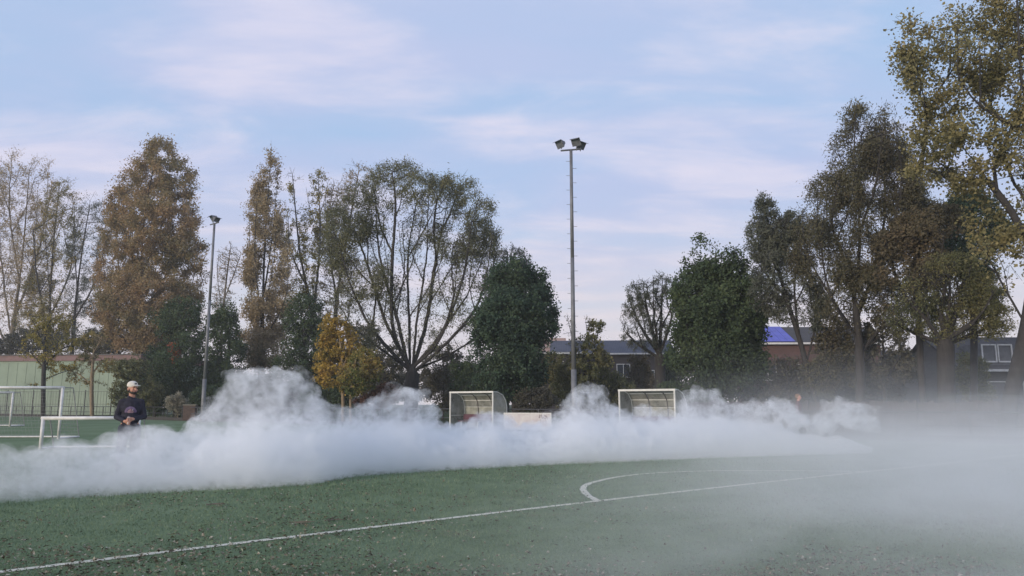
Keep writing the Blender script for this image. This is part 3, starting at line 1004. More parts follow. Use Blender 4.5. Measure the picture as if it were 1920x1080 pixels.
def person(loc, rz, head_yaw, label, shirt, trousers, skin, hair, cap_mat=None, arms='front', H=1.80, shoes=None):
    k = H / 1.80
    root = empty("person", loc, rz)
    root.scale = (k, k, k)
    tag(root, label, "person")
    neck = Vector((0, .01, 1.50))
    rot = Matrix.Rotation(head_yaw, 3, 'Z')
    def hd(p): return rot @ Vector(p) + Vector((0, -.005, 0))
    body = []
    # legs
    hip = {}; 
    for s in (-1, 1):
        hip[s] = Vector((.095 * s, 0, .93)); knee = Vector((.115 * s, -.015, .50)); ank = Vector((.125 * s, .02, .09))
        body += [('cap', hip[s], knee, .085, .056), ('cap', knee, ank, .054, .037), ('cap', ank - Vector((0, 0, .045)), ank + Vector((.02 * s, -.16, -.055)), .038, .028)]
    body += [('ell', (0, 0, .98), (.165, .115, .13)), ('ell', (0, .0, 1.15), (.15, .105, .18)), ('ell', (0, .01, 1.33), (.155, .108, .17)), ('cap', (-.135, .015, 1.42), (.135, .015, 1.42), .058, .058)]
    body += [('cap', (0, .02, 1.43), hd((0, 0, 1.58)), .062, .054)]
    # head
    body += [('ell', hd((0, .012, 1.70)), (.077, .096, .10), rot), ('ell', hd((0, -.025, 1.635)), (.060, .070, .075), rot), ('ell', hd((0, -.06, 1.60)), (.034, .032, .03), rot),
             ('cap', hd((0, -.092, 1.685)), hd((0, -.112, 1.648)), .010, .016)]
    for s in (-1, 1):
        body += [('ell', hd((.080 * s, .012, 1.665)), (.010, .022, .032), rot), ('ell', hd((.038 * s, -.07, 1.645)), (.026, .024, .024), rot)]
    body += [('cap', hd((-.04, -.082, 1.705)), hd((.04, -.082, 1.705)), .013, .013), ('cap', hd((-.02, -.090, 1.613)), hd((.02, -.090, 1.613)), .009, .009)]
    sleeves = []
    for s in (-1, 1):
        sh_ = Vector((.160 * s, .015, 1.42))
        if arms == 'front':
            el = Vector((.235 * s, .02, 1.145)); wr = Vector((.075 * s, -.24, 1.09 + .02 * s))
            hp = hand_parts(wr + (wr - el).normalized() * .01, Vector((-.75 * s, -.55, -.05)), Vector((-.45 * s, .75, .15)), s, .9)
        elif s == 1:
            el = Vector((.25, .03, 1.14)); wr = Vector((.235, -.12, .93))
            hp = hand_parts(wr, Vector((0, -.45, -.9)), Vector((-1, 0, 0)), s, .5)
        else:
            el = Vector((-.25, .05, 1.13)); wr = Vector((-.27, -.05, .90))
            hp = hand_parts(wr, Vector((0, -.2, -1)), Vector((1, 0, 0)), s, .5)
        body += [('cap', sh_, el, .052, .042), ('cap', el, wr, .041, .027)] + hp
        sleeves += [('cap', sh_, el, .066, .052), ('cap', el, el.lerp(wr, .93), .052, .038)]
    me = remesh_union(body, .0085, 2, "body")
    link_mesh("body", me, skin, root)
    # sweater
    sw = sleeves + [('ell', (0, 0, 1.12), (.165, .125, .17)), ('ell', (0, .005, 1.32), (.178, .132, .17)), ('cap', (-.135, .015, 1.42), (.135, .015, 1.42), .072, .072),
                    ('ell', (0, 0, .99), (.165, .128, .08)), ('cap', (0, .02, 1.45), hd((0, .02, 1.50)), .082, .070)]
    link_mesh("sweater", remesh_union(sw, .014, 3, "sweater"), shirt, root)
    tr = [('ell', (0, 0, .93), (.172, .125, .13))]
    for s in (-1, 1):
        tr += [('cap', hip[s], (.115 * s, -.015, .50), .105, .080), ('cap', (.115 * s, -.015, .50), (.125 * s, .015, .11), .080, .068)]
    link_mesh("trousers", remesh_union(tr, .014, 3, "trousers"), trousers, root)
    for s in (-1, 1):
        ank = Vector((.125 * s, .02, .06))
        link_mesh("shoe", remesh_union([('cap', ank + Vector((0, .02, -.005)), ank + Vector((.02 * s, -.15, -.02)), .050, .040)], .009, 2, "shoe"), shoes, root)
        e = hd((.031 * s, -.0905, 1.690))
        link_mesh("eye", remesh_union([('ell', e, (.013, .006, .0075), rot)], .003, 0, "eye"), M_EYE, root)
    link_mesh("mouth", remesh_union([('cap', hd((-.022, -.101, 1.618)), hd((.022, -.101, 1.618)), .006, .006)], .003, 0, "mouth"), M_LIP, root)
    if hair:
        hp_ = [('ell', hd((0, .030, 1.700)), (.083, .088, .098), rot)]
        if cap_mat: hp_ += [('ell', hd((0, .03, 1.66)), (.082, .082, .07), rot), ('ell', hd((0, -.030, 1.603)), (.062, .072, .040), rot), ('ell', hd((0, -.066, 1.592)), (.040, .036, .032), rot), ('ell', hd((0, -.01, 1.625)), (.0665, .05, .045), rot)]
        else: hp_ += [('ell', hd((0, .015, 1.76)), (.078, .092, .05), rot)]
        link_mesh("hair", remesh_union(hp_, .008, 1, "hair"), hair, root)
    if cap_mat:
        cpp = [('ell', hd((0, .010, 1.742)), (.090, .110, .078), rot), ('ell', hd((0, .010, 1.725)), (.091, .111, .035), rot)]
        cp = link_mesh("cap", remesh_union(cpp, .008, 2, "cap"), cap_mat, root)
        br_ = [('ell', hd((0, -.125, 1.727)), (.070, .075, .010), rot)]
        link_mesh("brim", remesh_union(br_, .006, 1, "brim"), cap_mat, cp)
        lg = [('ell', hd((0, -.091, 1.765)), (.028, .012, .016), rot)]
        link_mesh("emblem", remesh_union(lg, .005, 1, "emblem"), M_EMBLEM, cp)
    return root


M_SKIN = surf("skin", (.48, .25, .17), (.42, .20, .135), 9, .5)
M_SKINP = surf("skin_flushed", (.55, .27, .19), (.47, .22, .16), 9, .5)
M_EYE = surf("eye_dark", (.03, .025, .02), None, 9, .3)
M_LIP = surf("lip", (.30, .10, .085), None, 9, .5)
M_HAIRD = surf("dark_hair", (.03, .022, .018), None, 40, .7)
M_HAIRL = surf("light_brown_hair", (.24, .14, .075), (.17, .10, .055), 40, .7)
M_CAP = surf("cap_cloth", (.66, .62, .55), (.58, .54, .47), 14, .85)
M_EMBLEM = surf("cap_emblem", (.12, .11, .10), None, 14, .8)
M_NAVY = surf("navy_knit", (.020, .019, .032), (.013, .013, .022), 20, .9)
M_JEAN = surf("grey_denim", (.055, .065, .085), (.04, .048, .062), 14, .9)
M_MAR = surf("maroon_knit", (.12, .045, .05), (.085, .032, .036), 16, .9)
M_BLACK = surf("black_cloth", (.03, .03, .034), None, 14, .9)
M_SHOE = surf("shoe_white", (.5, .5, .48), (.35, .35, .34), 8, .6)

pl = at(243, 800, 14.3)
man = person((pl.x, 14.3, 0), R(22), R(38), "man in navy sweater and pale cap standing in the smoke, hands at his waist", M_NAVY, M_JEAN, M_SKIN, M_HAIRD, M_CAP, 'front', 1.80, M_SHOE)
# chest print follows the front of the sweater
sw_o = [c for c in man.children if c.name.startswith("sweater")][0]
def chest_y(x, z):
    ok, p, n_, i = sw_o.data.polygons and sw_o.ray_cast(Vector((x, -1, z)), Vector((0, 1, 0)))
    return p.y if ok else -.14
bpy.context.view_layer.update()
def decal(fn, mat, name):
    vs, fs, idx = [], [], {}
    st = .008
    for i in range(-14, 15):
        for j in range(-14, 15):
            x, z = i * st, 1.235 + j * st
            if fn(x, z - 1.235):
                q = []
                for (dx, dz) in ((0, 0), (st, 0), (st, st), (0, st)):
                    kx = (round((x + dx) / st), round((z + dz) / st))
                    if kx not in idx:
                        idx[kx] = len(vs); vs.append((x + dx, chest_y(x + dx, z + dz) - .004, z + dz))
                    q.append(idx[kx])
                fs.append(q)
    me = bpy.data.meshes.new(name); me.from_pydata(vs, [], fs)
    link_mesh(name, me, mat, sw_o)
decal(lambda x, z: .055 < math.hypot(x, z) < .10 and z > -.01, surf("print_purple", (.17, .12, .20), (.12, .09, .16), 20, .9), "print_arc")
decal(lambda x, z: math.hypot(x, z) <= .05 and z > -.02, surf("print_pink", (.34, .22, .24), (.25, .16, .2), 24, .9), "print_patch")
decal(lambda x, z: math.hypot(x - .025, z - .025) < .022, surf("print_white", (.7, .7, .7), None, 24, .9), "print_dot")
cnt = empty("smoke_canister", (0, 0, 0))
cm = Matrix.Translation(man.location) @ Matrix.Rotation(R(22), 4, 'Z')
cnt.location = cm @ Vector((0, -.285, 1.02)); tag(cnt, "small white canister held in both hands of the man in the cap", "canister")
MB().tube((0, 0, 0), (0, 0, .13), .024, .024, 14).build("canister_body", M_WHITE, cnt, True)
MB().tube((0, 0, .13), (0, 0, .145), .018, .015, 12).build("lid", M_MAROON, cnt, True)

pr = at(1499, 790, 28.0)
person((pr.x, 28.0, 0), R(70), R(6), "person in maroon sweater seen in profile behind the smoke on the right", M_MAR, M_BLACK, M_SKINP, M_HAIRL, None, 'down', 1.74, M_SHOE)

# ------------------------------------------------------------------ smoke
def volume_mat(name, build, color, aniso=0.0, step=1.0):
    m, nt, out = new_mat(name)
    v = N(nt, "ShaderNodeVolumePrincipled")
    v.inputs["Color"].default_value = (*color, 1)
    v.inputs["Anisotropy"].default_value = aniso
    g = N(nt, "ShaderNodeNewGeometry")
    nt.links.new(build(nt, g.outputs["Position"]), v.inputs["Density"])
    nt.links.new(v.outputs[0], out.inputs["Volume"])
    try: m.cycles.volume_step_rate = step
    except Exception: pass
    return m


def interp(tab, x):
    return float(np.interp(x, [t[0] for t in tab], [t[1] for t in tab]))


# survey of the smoke bank: front foot on the ground, and the height of its billowing top
FOOT = [(-260, 985), (0, 946), (120, 938), (300, 926), (480, 918), (620, 908), (650, 896), (780, 887), (900, 880), (1000, 874), (1200, 866), (1330, 860), (1480, 850), (1640, 838)]
TOP = [(-260, 847), (-100, 842), (0, 842), (60, 835), (120, 827), (180, 834), (215, 812), (235, 797), (262, 792), (285, 800), (325, 802), (345, 810), (375, 775), (400, 759), (418, 732), (432, 703), (452, 689), (480, 687), (500, 691), (530, 693), (552, 697),
       (566, 718), (585, 742), (610, 752), (640, 764), (668, 762), (695, 754), (715, 739), (740, 725), (768, 723), (790, 742), (808, 765), (822, 789), (845, 798), (870, 792), (890, 777), (915, 767), (945, 774), (980, 792), (1010, 794),
       (1030, 774), (1055, 765), (1070, 742), (1085, 725), (1105, 719), (1122, 729), (1136, 749), (1155, 765), (1190, 765), (1215, 761), (1245, 765), (1268, 773), (1282, 750), (1295, 734), (1315, 728), (1338, 734), (1355, 750), (1385, 756), (1410, 750),
       (1430, 758), (1455, 746), (1475, 750), (1495, 771), (1525, 783), (1540, 768), (1560, 754), (1580, 750), (1600, 756), (1620, 754), (1636, 760), (1642, 776)]
rs = random.Random(21)


def bank(x):
    Yf = ground(x, interp(FOOT, x)).y
    if x > 1330: Yf = min(Yf, 19.5 + (x - 1330) * .006)
    th = interp([(-260, 2.0), (100, 2.2), (420, 3.6), (800, 4.2), (1300, 5.0), (1642, 3.0)], x)
    Yt = Yf + th * .55
    return Yf, th, Yt, max(.12, at(x, interp(TOP, x), Yt).z)


sv, sf = [], []
# smooth body: a long low mound, one cross-section every few pixels
PROF = [(0.0, .00), (.02, .16), (.06, .30), (.14, .46), (.26, .64), (.40, .78), (.55, .84), (.70, .78), (.84, .58), (.95, .30), (1.0, .0)]
xs = [-260 + 8 * k for k in range(238)]
zs = [bank(x)[3] for x in xs]
ysm = np.convolve(np.pad([bank(x)[0] for x in xs], 4, mode='edge'), np.ones(9) / 9, 'valid')
for k, x in enumerate(xs):
    Yf, th, Yt, zt = bank(x); Yf = ysm[k]
    zm = .5 * min(zs[max(0, k - 3):k + 4]) + .5 * float(np.mean(zs[max(0, k - 5):k + 6])); end = min(1, (len(xs) - 1 - k) / 40 + .01) ** .7
    for f, h in PROF:
        Y = Yf + f * th + .10 * mnoise.noise((x * .03, f * 4, 2))
        sv.append((at(x, 800, Y).x, Y, h * max(.15, zm - .02) * end * (1 + .18 * mnoise.noise((x * .02, f * 3, 7))) - .01))
m_ = len(PROF)
for k in range(len(xs) - 1):
    for q in range(m_):
        a_, b_ = k * m_ + q, k * m_ + (q + 1) % m_
        sf.append((a_, b_, b_ + m_, a_ + m_))
sf += [tuple(range(m_)), tuple(reversed(range((len(xs) - 1) * m_, len(xs) * m_)))]
bm = bmesh.new(); bmesh.ops.create_icosphere(bm, subdivisions=2, radius=1)
ico_v = np.array([v.co for v in bm.verts]); ico_f = [tuple(v.index for v in f.verts) for f in bm.faces]; bm.free()


def puff(c, r):
    b = len(sv)
    sv.extend(map(tuple, ico_v * r + np.array(c)))
    sf.extend((i + b, j + b, k + b) for i, j, k in ico_f)


x = -260.0
while x <= 1642:
    Yf, th, Yt, zt = bank(x)
    for q in range(4):                                  # billows along the top
        r = rs.uniform(.07, .20) if zt > .7 else rs.uniform(.06, .13)
        Y = Yt + rs.uniform(-.6, .9)
        puff((at(x + rs.uniform(-8, 8), 800, Y).x, Y, max(.08, zt - r - abs(rs.gauss(0, .09)))), r)
    if zt > 1.2:
        for q in range(3):
            Y = Yt + rs.uniform(-.5, .6)
            puff((at(x + rs.uniform(-8, 8), 800, Y).x, Y, zt - rs.uniform(.2, .6)), rs.uniform(.14, .26))
    x += 8.0
me = bpy.data.meshes.new("smoke_raw"); me.from_pydata(sv, [], sf)
so = bpy.data.objects.new("smoke_raw", me); COL.objects.link(so)
md = so.modifiers.new("r", 'REMESH'); md.mode = 'VOXEL'; md.voxel_size = .05
s_ = so.modifiers.new("s", 'SMOOTH'); s_.iterations = 2
out_me = bpy.data.meshes.new_from_object(so.evaluated_get(bpy.context.evaluated_depsgraph_get()))
bpy.data.objects.remove(so); bpy.data.meshes.remove(me)
nv = len(out_me.vertices)
co = np.empty(nv * 3, np.float32); out_me.vertices.foreach_get("co", co); co = co.reshape(-1, 3)
no = np.empty(nv * 3, np.float32); out_me.vertex_normals.foreach_get("vector", no); no = no.reshape(-1, 3)
ds = np.array([mnoise.fractal(Vector(p) * 2.6, .9, 2.1, 4) for p in co])
bl = np.array([abs(mnoise.noise(Vector(p) * 3.4)) + .5 * abs(mnoise.noise(Vector(p) * 7.3)) for p in co])
hf = np.clip((co[:, 2] - .12) / .5, .15, 1)
co += no * ((ds * .10 + .05 - .22 * (.42 - bl)) * hf)[:, None]
co[:, 2] = np.maximum(co[:, 2], -.008)
out_me.vertices.foreach_set("co", co.ravel()); out_me.update()
so = bpy.data.objects.new("smoke_raw", out_me); COL.objects.link(so)          # clean self-intersections of the billows
md = so.modifiers.new("r", 'REMESH'); md.mode = 'VOXEL'; md.voxel_size = .05
md2 = so.modifiers.new("s", 'SMOOTH'); md2.iterations = 1
clean = bpy.data.meshes.new_from_object(so.evaluated_get(bpy.context.evaluated_depsgraph_get()))
bpy.data.objects.remove(so); bpy.data.meshes.remove(out_me)
# keep only outer shells: drop small inner voids and stray crumbs
bm = bmesh.new(); bm.from_mesh(clean)
seen = set(); islands = []
for v0 in bm.verts:
    if v0.index in seen: continue
    stack = [v0]; seen.add(v0.index); isl = []
    while stack:
        q = stack.pop(); isl.append(q)
        for e in q.link_edges:
            o_ = e.other_vert(q)
            if o_.index not in seen: seen.add(o_.index); stack.append(o_)
    islands.append(isl)


def signed_volume(isl):
    fs = {f for v in isl for f in v.link_faces}
    return sum(f.verts[0].co.dot((f.verts[k].co).cross(f.verts[k + 1].co)) for f in fs for k in range(1, len(f.verts) - 1)) / 6


vols = [signed_volume(i) for i in islands]
sgn = 1 if max(vols, key=abs) > 0 else -1
bmesh.ops.delete(bm, geom=[v for i, q in zip(islands, vols) if q * sgn < .004 for v in i], context='VERTS')
bm.to_mesh(clean); bm.free()
out_me = clean


def smoke_density(nt, pos):
    sp_ = N(nt, "ShaderNodeSeparateXYZ"); nt.links.new(pos, sp_.inputs[0])
    n1 = noise_n(nt, pos, 2.3, 6, .62, .9)
    low = smooth_n(nt, sp_.outputs[2], .20, 1.15, .30, .0)        # the lower body is thick, the top wispy
    body = smooth_n(nt, math_n(nt, 'ADD', n1, low), .42, .60, .05, 1.0)
    left = smooth_n(nt, sp_.outputs[0], -9.0, -4.6, .16, 1.0)      # thins out towards the left edge
    left = math_n(nt, 'MULTIPLY', left, smooth_n(nt, sp_.outputs[0], 10.0, 11.6, 1.0, .6))
    thin = smooth_n(nt, sp_.outputs[2], .40, 1.3, 1.0, .62)
    n2 = smooth_n(nt, noise_n(nt, pos, 7.0, 4, .6, .8), .38, .60, .22, 1.3)
    body = math_n(nt, 'MULTIPLY', body, math_n(nt, 'MULTIPLY', thin, n2))
    return math_n(nt, 'MULTIPLY', math_n(nt, 'MULTIPLY', body, left), 2.7)


SMOKE_COL = (.975, .985, .995)
smoke = link_mesh("smoke_cloud", out_me, volume_mat("smoke_volume", smoke_density, SMOKE_COL, 0.0, 1.0))
tag(smoke, "billowing bank of pale smoke drifting low across the pitch", "smoke", kind="stuff")

# thin drifting smoke over the right half of the pitch
def fog_density(nt, pos):
    sp_ = N(nt, "ShaderNodeSeparateXYZ"); nt.links.new(pos, sp_.inputs[0])
    X, Y, Z = sp_.outputs
    s = math_n(nt, 'ADD', math_n(nt, 'SUBTRACT', X, math_n(nt, 'MULTIPLY', Y, .33)), 2.2)
    mpf = N(nt, 'ShaderNodeMapping'); mpf.inputs['Scale'].default_value = (.5, 1.1, 1.6); mpf.inputs['Rotation'].default_value = (0, 0, .5)
    nt.links.new(pos, mpf.inputs[0])
    nz = noise_n(nt, mpf.outputs[0], .62, 7, .62, 1.0)
    s = math_n(nt, 'ADD', s, math_n(nt, 'MULTIPLY', math_n(nt, 'SUBTRACT', nz, .5), 3.5))
    fx = smooth_n(nt, s, -1.6, 5.2)
    fz = math_n(nt, 'POWER', 2.71828, math_n(nt, 'MULTIPLY', Z, -1 / .66))
    edge = math_n(nt, 'MULTIPLY', smooth_n(nt, Y, 2.9, 4.2), math_n(nt, 'MULTIPLY', smooth_n(nt, Y, 24, 33, 1, 0), smooth_n(nt, Y, 9.5, 13.0, 1.0, .62)))
    patch = smooth_n(nt, nz, .36, .64, .15, 2.1)
    d = math_n(nt, 'MULTIPLY', math_n(nt, 'MULTIPLY', fx, fz), math_n(nt, 'MULTIPLY', edge, patch))
    gx_ = math_n(nt, 'POWER', math_n(nt, 'DIVIDE', math_n(nt, 'SUBTRACT', X, 6.4), 3.0), 2.0)
    gy_ = math_n(nt, 'POWER', math_n(nt, 'DIVIDE', math_n(nt, 'SUBTRACT', Y, 9.0), 2.3), 2.0)
    gb = math_n(nt, 'POWER', 2.71828, math_n(nt, 'MULTIPLY', math_n(nt, 'ADD', gx_, gy_), -1.0))
    drift = math_n(nt, 'MULTIPLY', math_n(nt, 'MULTIPLY', gb, fz), 2.2)
    return math_n(nt, 'MULTIPLY', math_n(nt, 'ADD', d, drift), .24)


gx, gy = 40, 40
vs, fs = [], []
for j in range(gy + 1):
    Y = 2.8 + (33.5 - 2.8) * (j / gy)
    for i in range(gx + 1):
        xa = -2.2 + .17 * (Y - 2.8); xb = 3.5 + 0.86 * Y
        X_ = xa + (xb - xa) * i / gx
        e = min(1, i / 3, (gx - i) / 3, j / 3, (gy - j) / 3)
        h = (.35 + min(2.9, .16 * (Y - 2.8))) * math.sqrt(max(e, 0)) + .02
        vs.append((X_, Y, h * (1 + .12 * mnoise.noise((X_ * .5, Y * .5, 1)))))
nn = len(vs)
vs += [(v[0], v[1], -.010) for v in vs]
W1 = gx + 1
for j in range(gy):
    for i in range(gx):
        a = j * W1 + i
        fs.append((a, a + 1, a + 1 + W1, a + W1)); fs.append((nn + a + W1, nn + a + 1 + W1, nn + a + 1, nn + a))
for i in range(gx):
    fs.append((nn + i, nn + i + 1, i + 1, i)); a = gy * W1 + i; fs.append((a, a + 1, nn + a + 1, nn + a))
for j in range(gy):
    a = j * W1; fs.append((a, a + W1, nn + a + W1, nn + a)); a = j * W1 + gx; fs.append((nn + a, nn + a + W1, a + W1, a))
me = bpy.data.meshes.new("smoke_haze"); me.from_pydata(vs, [], fs)
bm = bmesh.new(); bm.from_mesh(me); bmesh.ops.recalc_face_normals(bm, faces=bm.faces); bm.to_mesh(me); bm.free()
hz = link_mesh("smoke_haze", me, volume_mat("thin_smoke_volume", fog_density, (.95, .965, .975), 0.0, 0.35), None, True)
tag(hz, "thin drifting smoke lying over the right half of the pitch", "smoke", kind="stuff")

# faint smoky air over the whole ground
mb = MB().box((0, 320, 22), (1240, 780, 46))
hm, nt, out = new_mat("air_haze")
v = N(nt, "ShaderNodeVolumePrincipled")
v.inputs["Color"].default_value = (.92, .94, .97, 1)
v.inputs["Density"].default_value = .0006
nt.links.new(v.outputs[0], out.inputs["Volume"])
tag(mb.build("haze", hm), "faint smoky haze hanging in the air over the pitch and trees", "haze", kind="stuff")

# ------------------------------------------------------------------ trees
def catmull(pts, n=7):
    out = []
    for i in range(len(pts) - 1):
        p0, p1, p2, p3 = pts[max(i - 1, 0)], pts[i], pts[i + 1], pts[min(i + 2, len(pts) - 1)]
        for k in range(n):
            t = k / n
            out.append(0.5 * ((2 * p1) + (p2 - p0) * t + (2 * p0 - 5 * p1 + 4 * p2 - p3) * t * t + (3 * p1 - p0 - 3 * p2 + p3) * t ** 3))
    out.append(pts[-1])
    return out


def resample(pts, step):
    out = [pts[0]]; acc = 0.0
    for a, b in zip(pts, pts[1:]):
        L = (b - a).length
        while L > 1e-6 and acc + L >= step:
            a = a.lerp(b, (step - acc) / L)
            out.append(a.copy()); L = (b - a).length; acc = 0.0
        acc += L
    if (out[-1] - pts[-1]).length > step * .4: out.append(pts[-1])
    return out


def grow_tree(name, label, cat, d, trunk, limbs, lumps, leaf, bark, n_leaf, size, trunk_r, group=None,
              aspect=0.75, sigma=0.5, droop=0.0, n_att=700, seed=1, tip=0.012, deep=0.85, up=0.10, wiggle=0.09, shell=0.0):
    """Skeleton by space colonisation inside the crown's lumps; leaves sit round the twig ends."""
    rng = np.random.default_rng(seed); rnd = random.Random(seed)
    mpp = d / F                                       # metres per survey pixel at this distance
    fac, sfac = {'poplar': (1.3, .86), 'dark': (2.1, .66), 'deep': (2.1, .66), 'gold': (3.4, .70), 'tan': (2.0, .70), 'beige': (3.4, .80), 'goldgreen': (2.6, .72), 'greygreen': (2.0, .64), 'willow': (2.0, .62), 'willowdark': (2.2, .60), 'brown': (1.8, .68), 'olive': (1.7, .66), 'amber': (1.15, .72), 'ambergreen': (1.5, .7)}.get(leaf, (1.35, .70))
    n_leaf = int(n_leaf * fac); size *= sfac; n_att = int(n_att * 1.6)
    base = at(trunk[0][0], trunk[0][1], d); base.z = 0.0
    # lumps -> ellipsoids in metres
    ell = []
    for l in lumps:
        cx, cy, rx, ry = l[:4]; wt = l[4] if len(l) > 4 else 1.0
        rd = deep * min(rx, ry * 1.4) * mpp
        c = at(cx, cy, d + rnd.uniform(-.55, .55) * rd * 1.2)
        ell.append((np.array(c), np.array((rx * mpp, rd, ry * mpp)), wt))
    vol = np.array([e[1].prod() ** (2 / 3) * e[2] for e in ell]); vol /= vol.sum()
    att = []
    for (c, r, wt), v in zip(ell, vol):
        k = max(14, int(n_att * v))
        q = unit(rng.normal(0, 1, (k, 3))) * (rng.random((k, 1)) ** (1 / (3 + 6 * shell)))
        wob = np.array([1 + (.46 if leaf in ('dark', 'deep', 'amber') else .32) * mnoise.noise(Vector(t * 2.2) + Vector((seed * 3.1, 0, 0))) for t in q])[:, None]
        att.append(c + q * r * wob)
    att = np.concatenate(att)
    att = att[att[:, 2] > .25]
    ext = max(np.ptp(att[:, 0]), np.ptp(att[:, 2]))
    step = max(.22, ext / 34)
    # initial skeleton
    nodes = []; par = []

    def lay(pix, root_idx, dep0, is_trunk=False):
        pts = []
        dy = rnd.uniform(-1, 1) * (0 if is_trunk else 1)
        n = len(pix)
        for i, (x, y) in enumerate(pix):
            f = i / max(1, n - 1)
            off = dy * f * ext * .28 if not is_trunk else rnd.uniform(-.3, .3) * mpp * 8 * (i > 0)
            p = at(x, y, d + dep0 * (1 - f) + off)
            pts.append(p)
        if is_trunk: pts[0].z = 0.0
        else: pts[0] = Vector(nodes[root_idx])
        pts = resample(catmull(pts), step)
        last = root_idx
        for j, p in enumerate(pts):
            if not is_trunk and j == 0: continue
            w_ = step * wiggle * (0 if j in (0, len(pts) - 1) or is_trunk else 1)
            nodes.append((p.x + rnd.gauss(0, w_ * .4), p.y + rnd.gauss(0, w_ * .4), p.z + rnd.gauss(0, w_ * .25)))
            par.append(last); last = len(nodes) - 1
    lay(trunk, -1, 0, True)
    n_trunk = len(nodes)
    tip *= .7
    if 'willow' in name or name == 'poplar_tree':
        forks = []
        for lb in limbs:
            if len(lb) < 3: continue
            for t, sd in ((.35, 1), (.55, -1), (.7, 1)):
                f = t * (len(lb) - 1); i0 = int(f); q = f - i0
                s0 = (lb[i0][0] * (1 - q) + lb[i0 + 1][0] * q, lb[i0][1] * (1 - q) + lb[i0 + 1][1] * q)
                e = lb[-1]; L_ = math.hypot(e[0] - s0[0], e[1] - s0[1])
                a_ = math.atan2(e[1] - s0[1], e[0] - s0[0]) + sd * rnd.uniform(.18, .42)
                L_ *= rnd.uniform(.6, .85)
                forks.append([s0, (s0[0] + math.cos(a_ + sd * .1) * L_ * .5, s0[1] + math.sin(a_ + sd * .1) * L_ * .5), (s0[0] + math.cos(a_) * L_, s0[1] + math.sin(a_) * L_)])
        limbs = list(limbs) + forks
    for lb in limbs:
        s = np.array(at(lb[0][0], lb[0][1], d))
        A = np.array(nodes); k = int(np.argmin(np.abs(A[:, 2] - s[2]) + np.abs(A[:, 0] - s[0])))
        lay(lb, k, A[k][1] - d)
    nodes = np.array(nodes); par = list(par)
    infl, kill = step * 9, step * 1.5
    alive = np.ones(len(att), bool); stale = np.zeros(len(att), int); best = np.full(len(att), 1e9)
    nd = np.full(len(att), 1e9); ni = np.zeros(len(att), int)

    def upd(start):
        for s0 in range(start, len(nodes), 400):
            blk = nodes[s0:s0 + 400]
            D2 = np.linalg.norm(att[:, None] - blk[None], axis=2)
            j = D2.argmin(1); m = D2[np.arange(len(att)), j]
            better = m < nd
            nd[better] = m[better]; ni[better] = j[better] + s0
    upd(0)
    for it in range(110):
        got = nd < best - step * .05
        best = np.minimum(best, nd)
        stale = np.where(got, 0, stale + (nd < infl))
        alive &= (nd > kill) & (stale < 5)
        act = alive & (nd < infl)
        if not act.any():
            if not alive.any() or infl > 60 * step: break
            infl *= 1.6; continue
        dirs = unit(att[act] - nodes[ni[act]])
        S = np.zeros((len(nodes), 3)); np.add.at(S, ni[act], dirs)
        src = np.unique(ni[act])
        v = unit(S[src]) + np.array((0, 0, up)) + rng.normal(0, .18, (len(src), 3))
        new = nodes[src] + unit(v) * step
        n0 = len(nodes)
        nodes = np.concatenate([nodes, new]); par += list(src)
        upd(n0)
        if len(nodes) > 9000: break
    par = np.array(par)
    # fine end twigs
    child = np.bincount(par[par >= 0], minlength=len(nodes))
    n_tr = len(nodes)
    tips = np.where(child <= 1)[0]; tips = tips[nodes[tips, 2] > att[:, 2].min() - .3]
    rep = np.repeat(tips, 3)
    pdir = unit(nodes[rep] - nodes[np.maximum(par[rep], 0)])
    v = unit(pdir + rng.normal(0, .75, (len(rep), 3)) + np.array((0, 0, up - droop * .8)))
    tw = nodes[rep] + v * (step * rng.uniform(.6, 1.9, (len(rep), 1)))
    nodes = np.concatenate([nodes, tw]); par = np.concatenate([par, rep])
    n = len(nodes)
    # pipe-model radii
    tips_n = np.zeros(n); child = np.bincount(par[par >= 0], minlength=n)
    tips_n[child == 0] = 1
    for i in range(n - 1, 0, -1):                      # parents always precede children
        if par[i] >= 0: tips_n[par[i]] += tips_n[i]
    ex = math.log(max(tips_n[0], 3)) / math.log(trunk_r / tip)
    rad = tip * tips_n ** (1 / ex)
    rad[0] *= 1.2
    rad[n_trunk:] *= .80
    # tubes
    ch = np.arange(n)[par >= 0]; pa_ = par[ch]
    A, B = nodes[pa_], nodes[ch]
    ax = unit(B - A)
    A = A - ax * (rad[ch] * .4)[:, None]
    ref = np.where(np.abs(ax[:, 2:3]) > .9, np.array([[1., 0, 0]]), np.array([[0, 0, 1.]]))
    U = unit(np.cross(ax, ref)); W = np.cross(ax, U)
    ra = np.minimum(rad[pa_], rad[ch] * 1.35); rb = rad[ch]
    Vs, Qs, b0 = [], [], 0
    for sides, sel in ((9, rb > .06), (5, (rb <= .06) & (rb > .025)), (3, rb <= .025)):
        if not sel.any(): continue
        th = np.arange(sides) * 2 * np.pi / sides
        cs, sn = np.cos(th), np.sin(th)
        ring = U[sel][:, None] * cs[None, :, None] + W[sel][:, None] * sn[None, :, None]
        va = A[sel][:, None] + ring * ra[sel][:, None, None]
        vb = B[sel][:, None] + ring * rb[sel][:, None, None]
        VV = np.concatenate([va, vb], 1).reshape(-1, 3)
        m = sel.sum(); k = np.arange(sides)
        q = np.stack([k, (k + 1) % sides, sides + (k + 1) % sides, sides + k], 1)
        QQ = (q[None] + (np.arange(m) * 2 * sides)[:, None, None]).reshape(-1, 4)
        Vs.append(VV); Qs.append(QQ + b0); b0 += len(VV)
    bv = np.array(base)
    print('TREE', label[:40], len(nodes), int(alive.sum()), round(step, 2))
    root = empty(name, base)
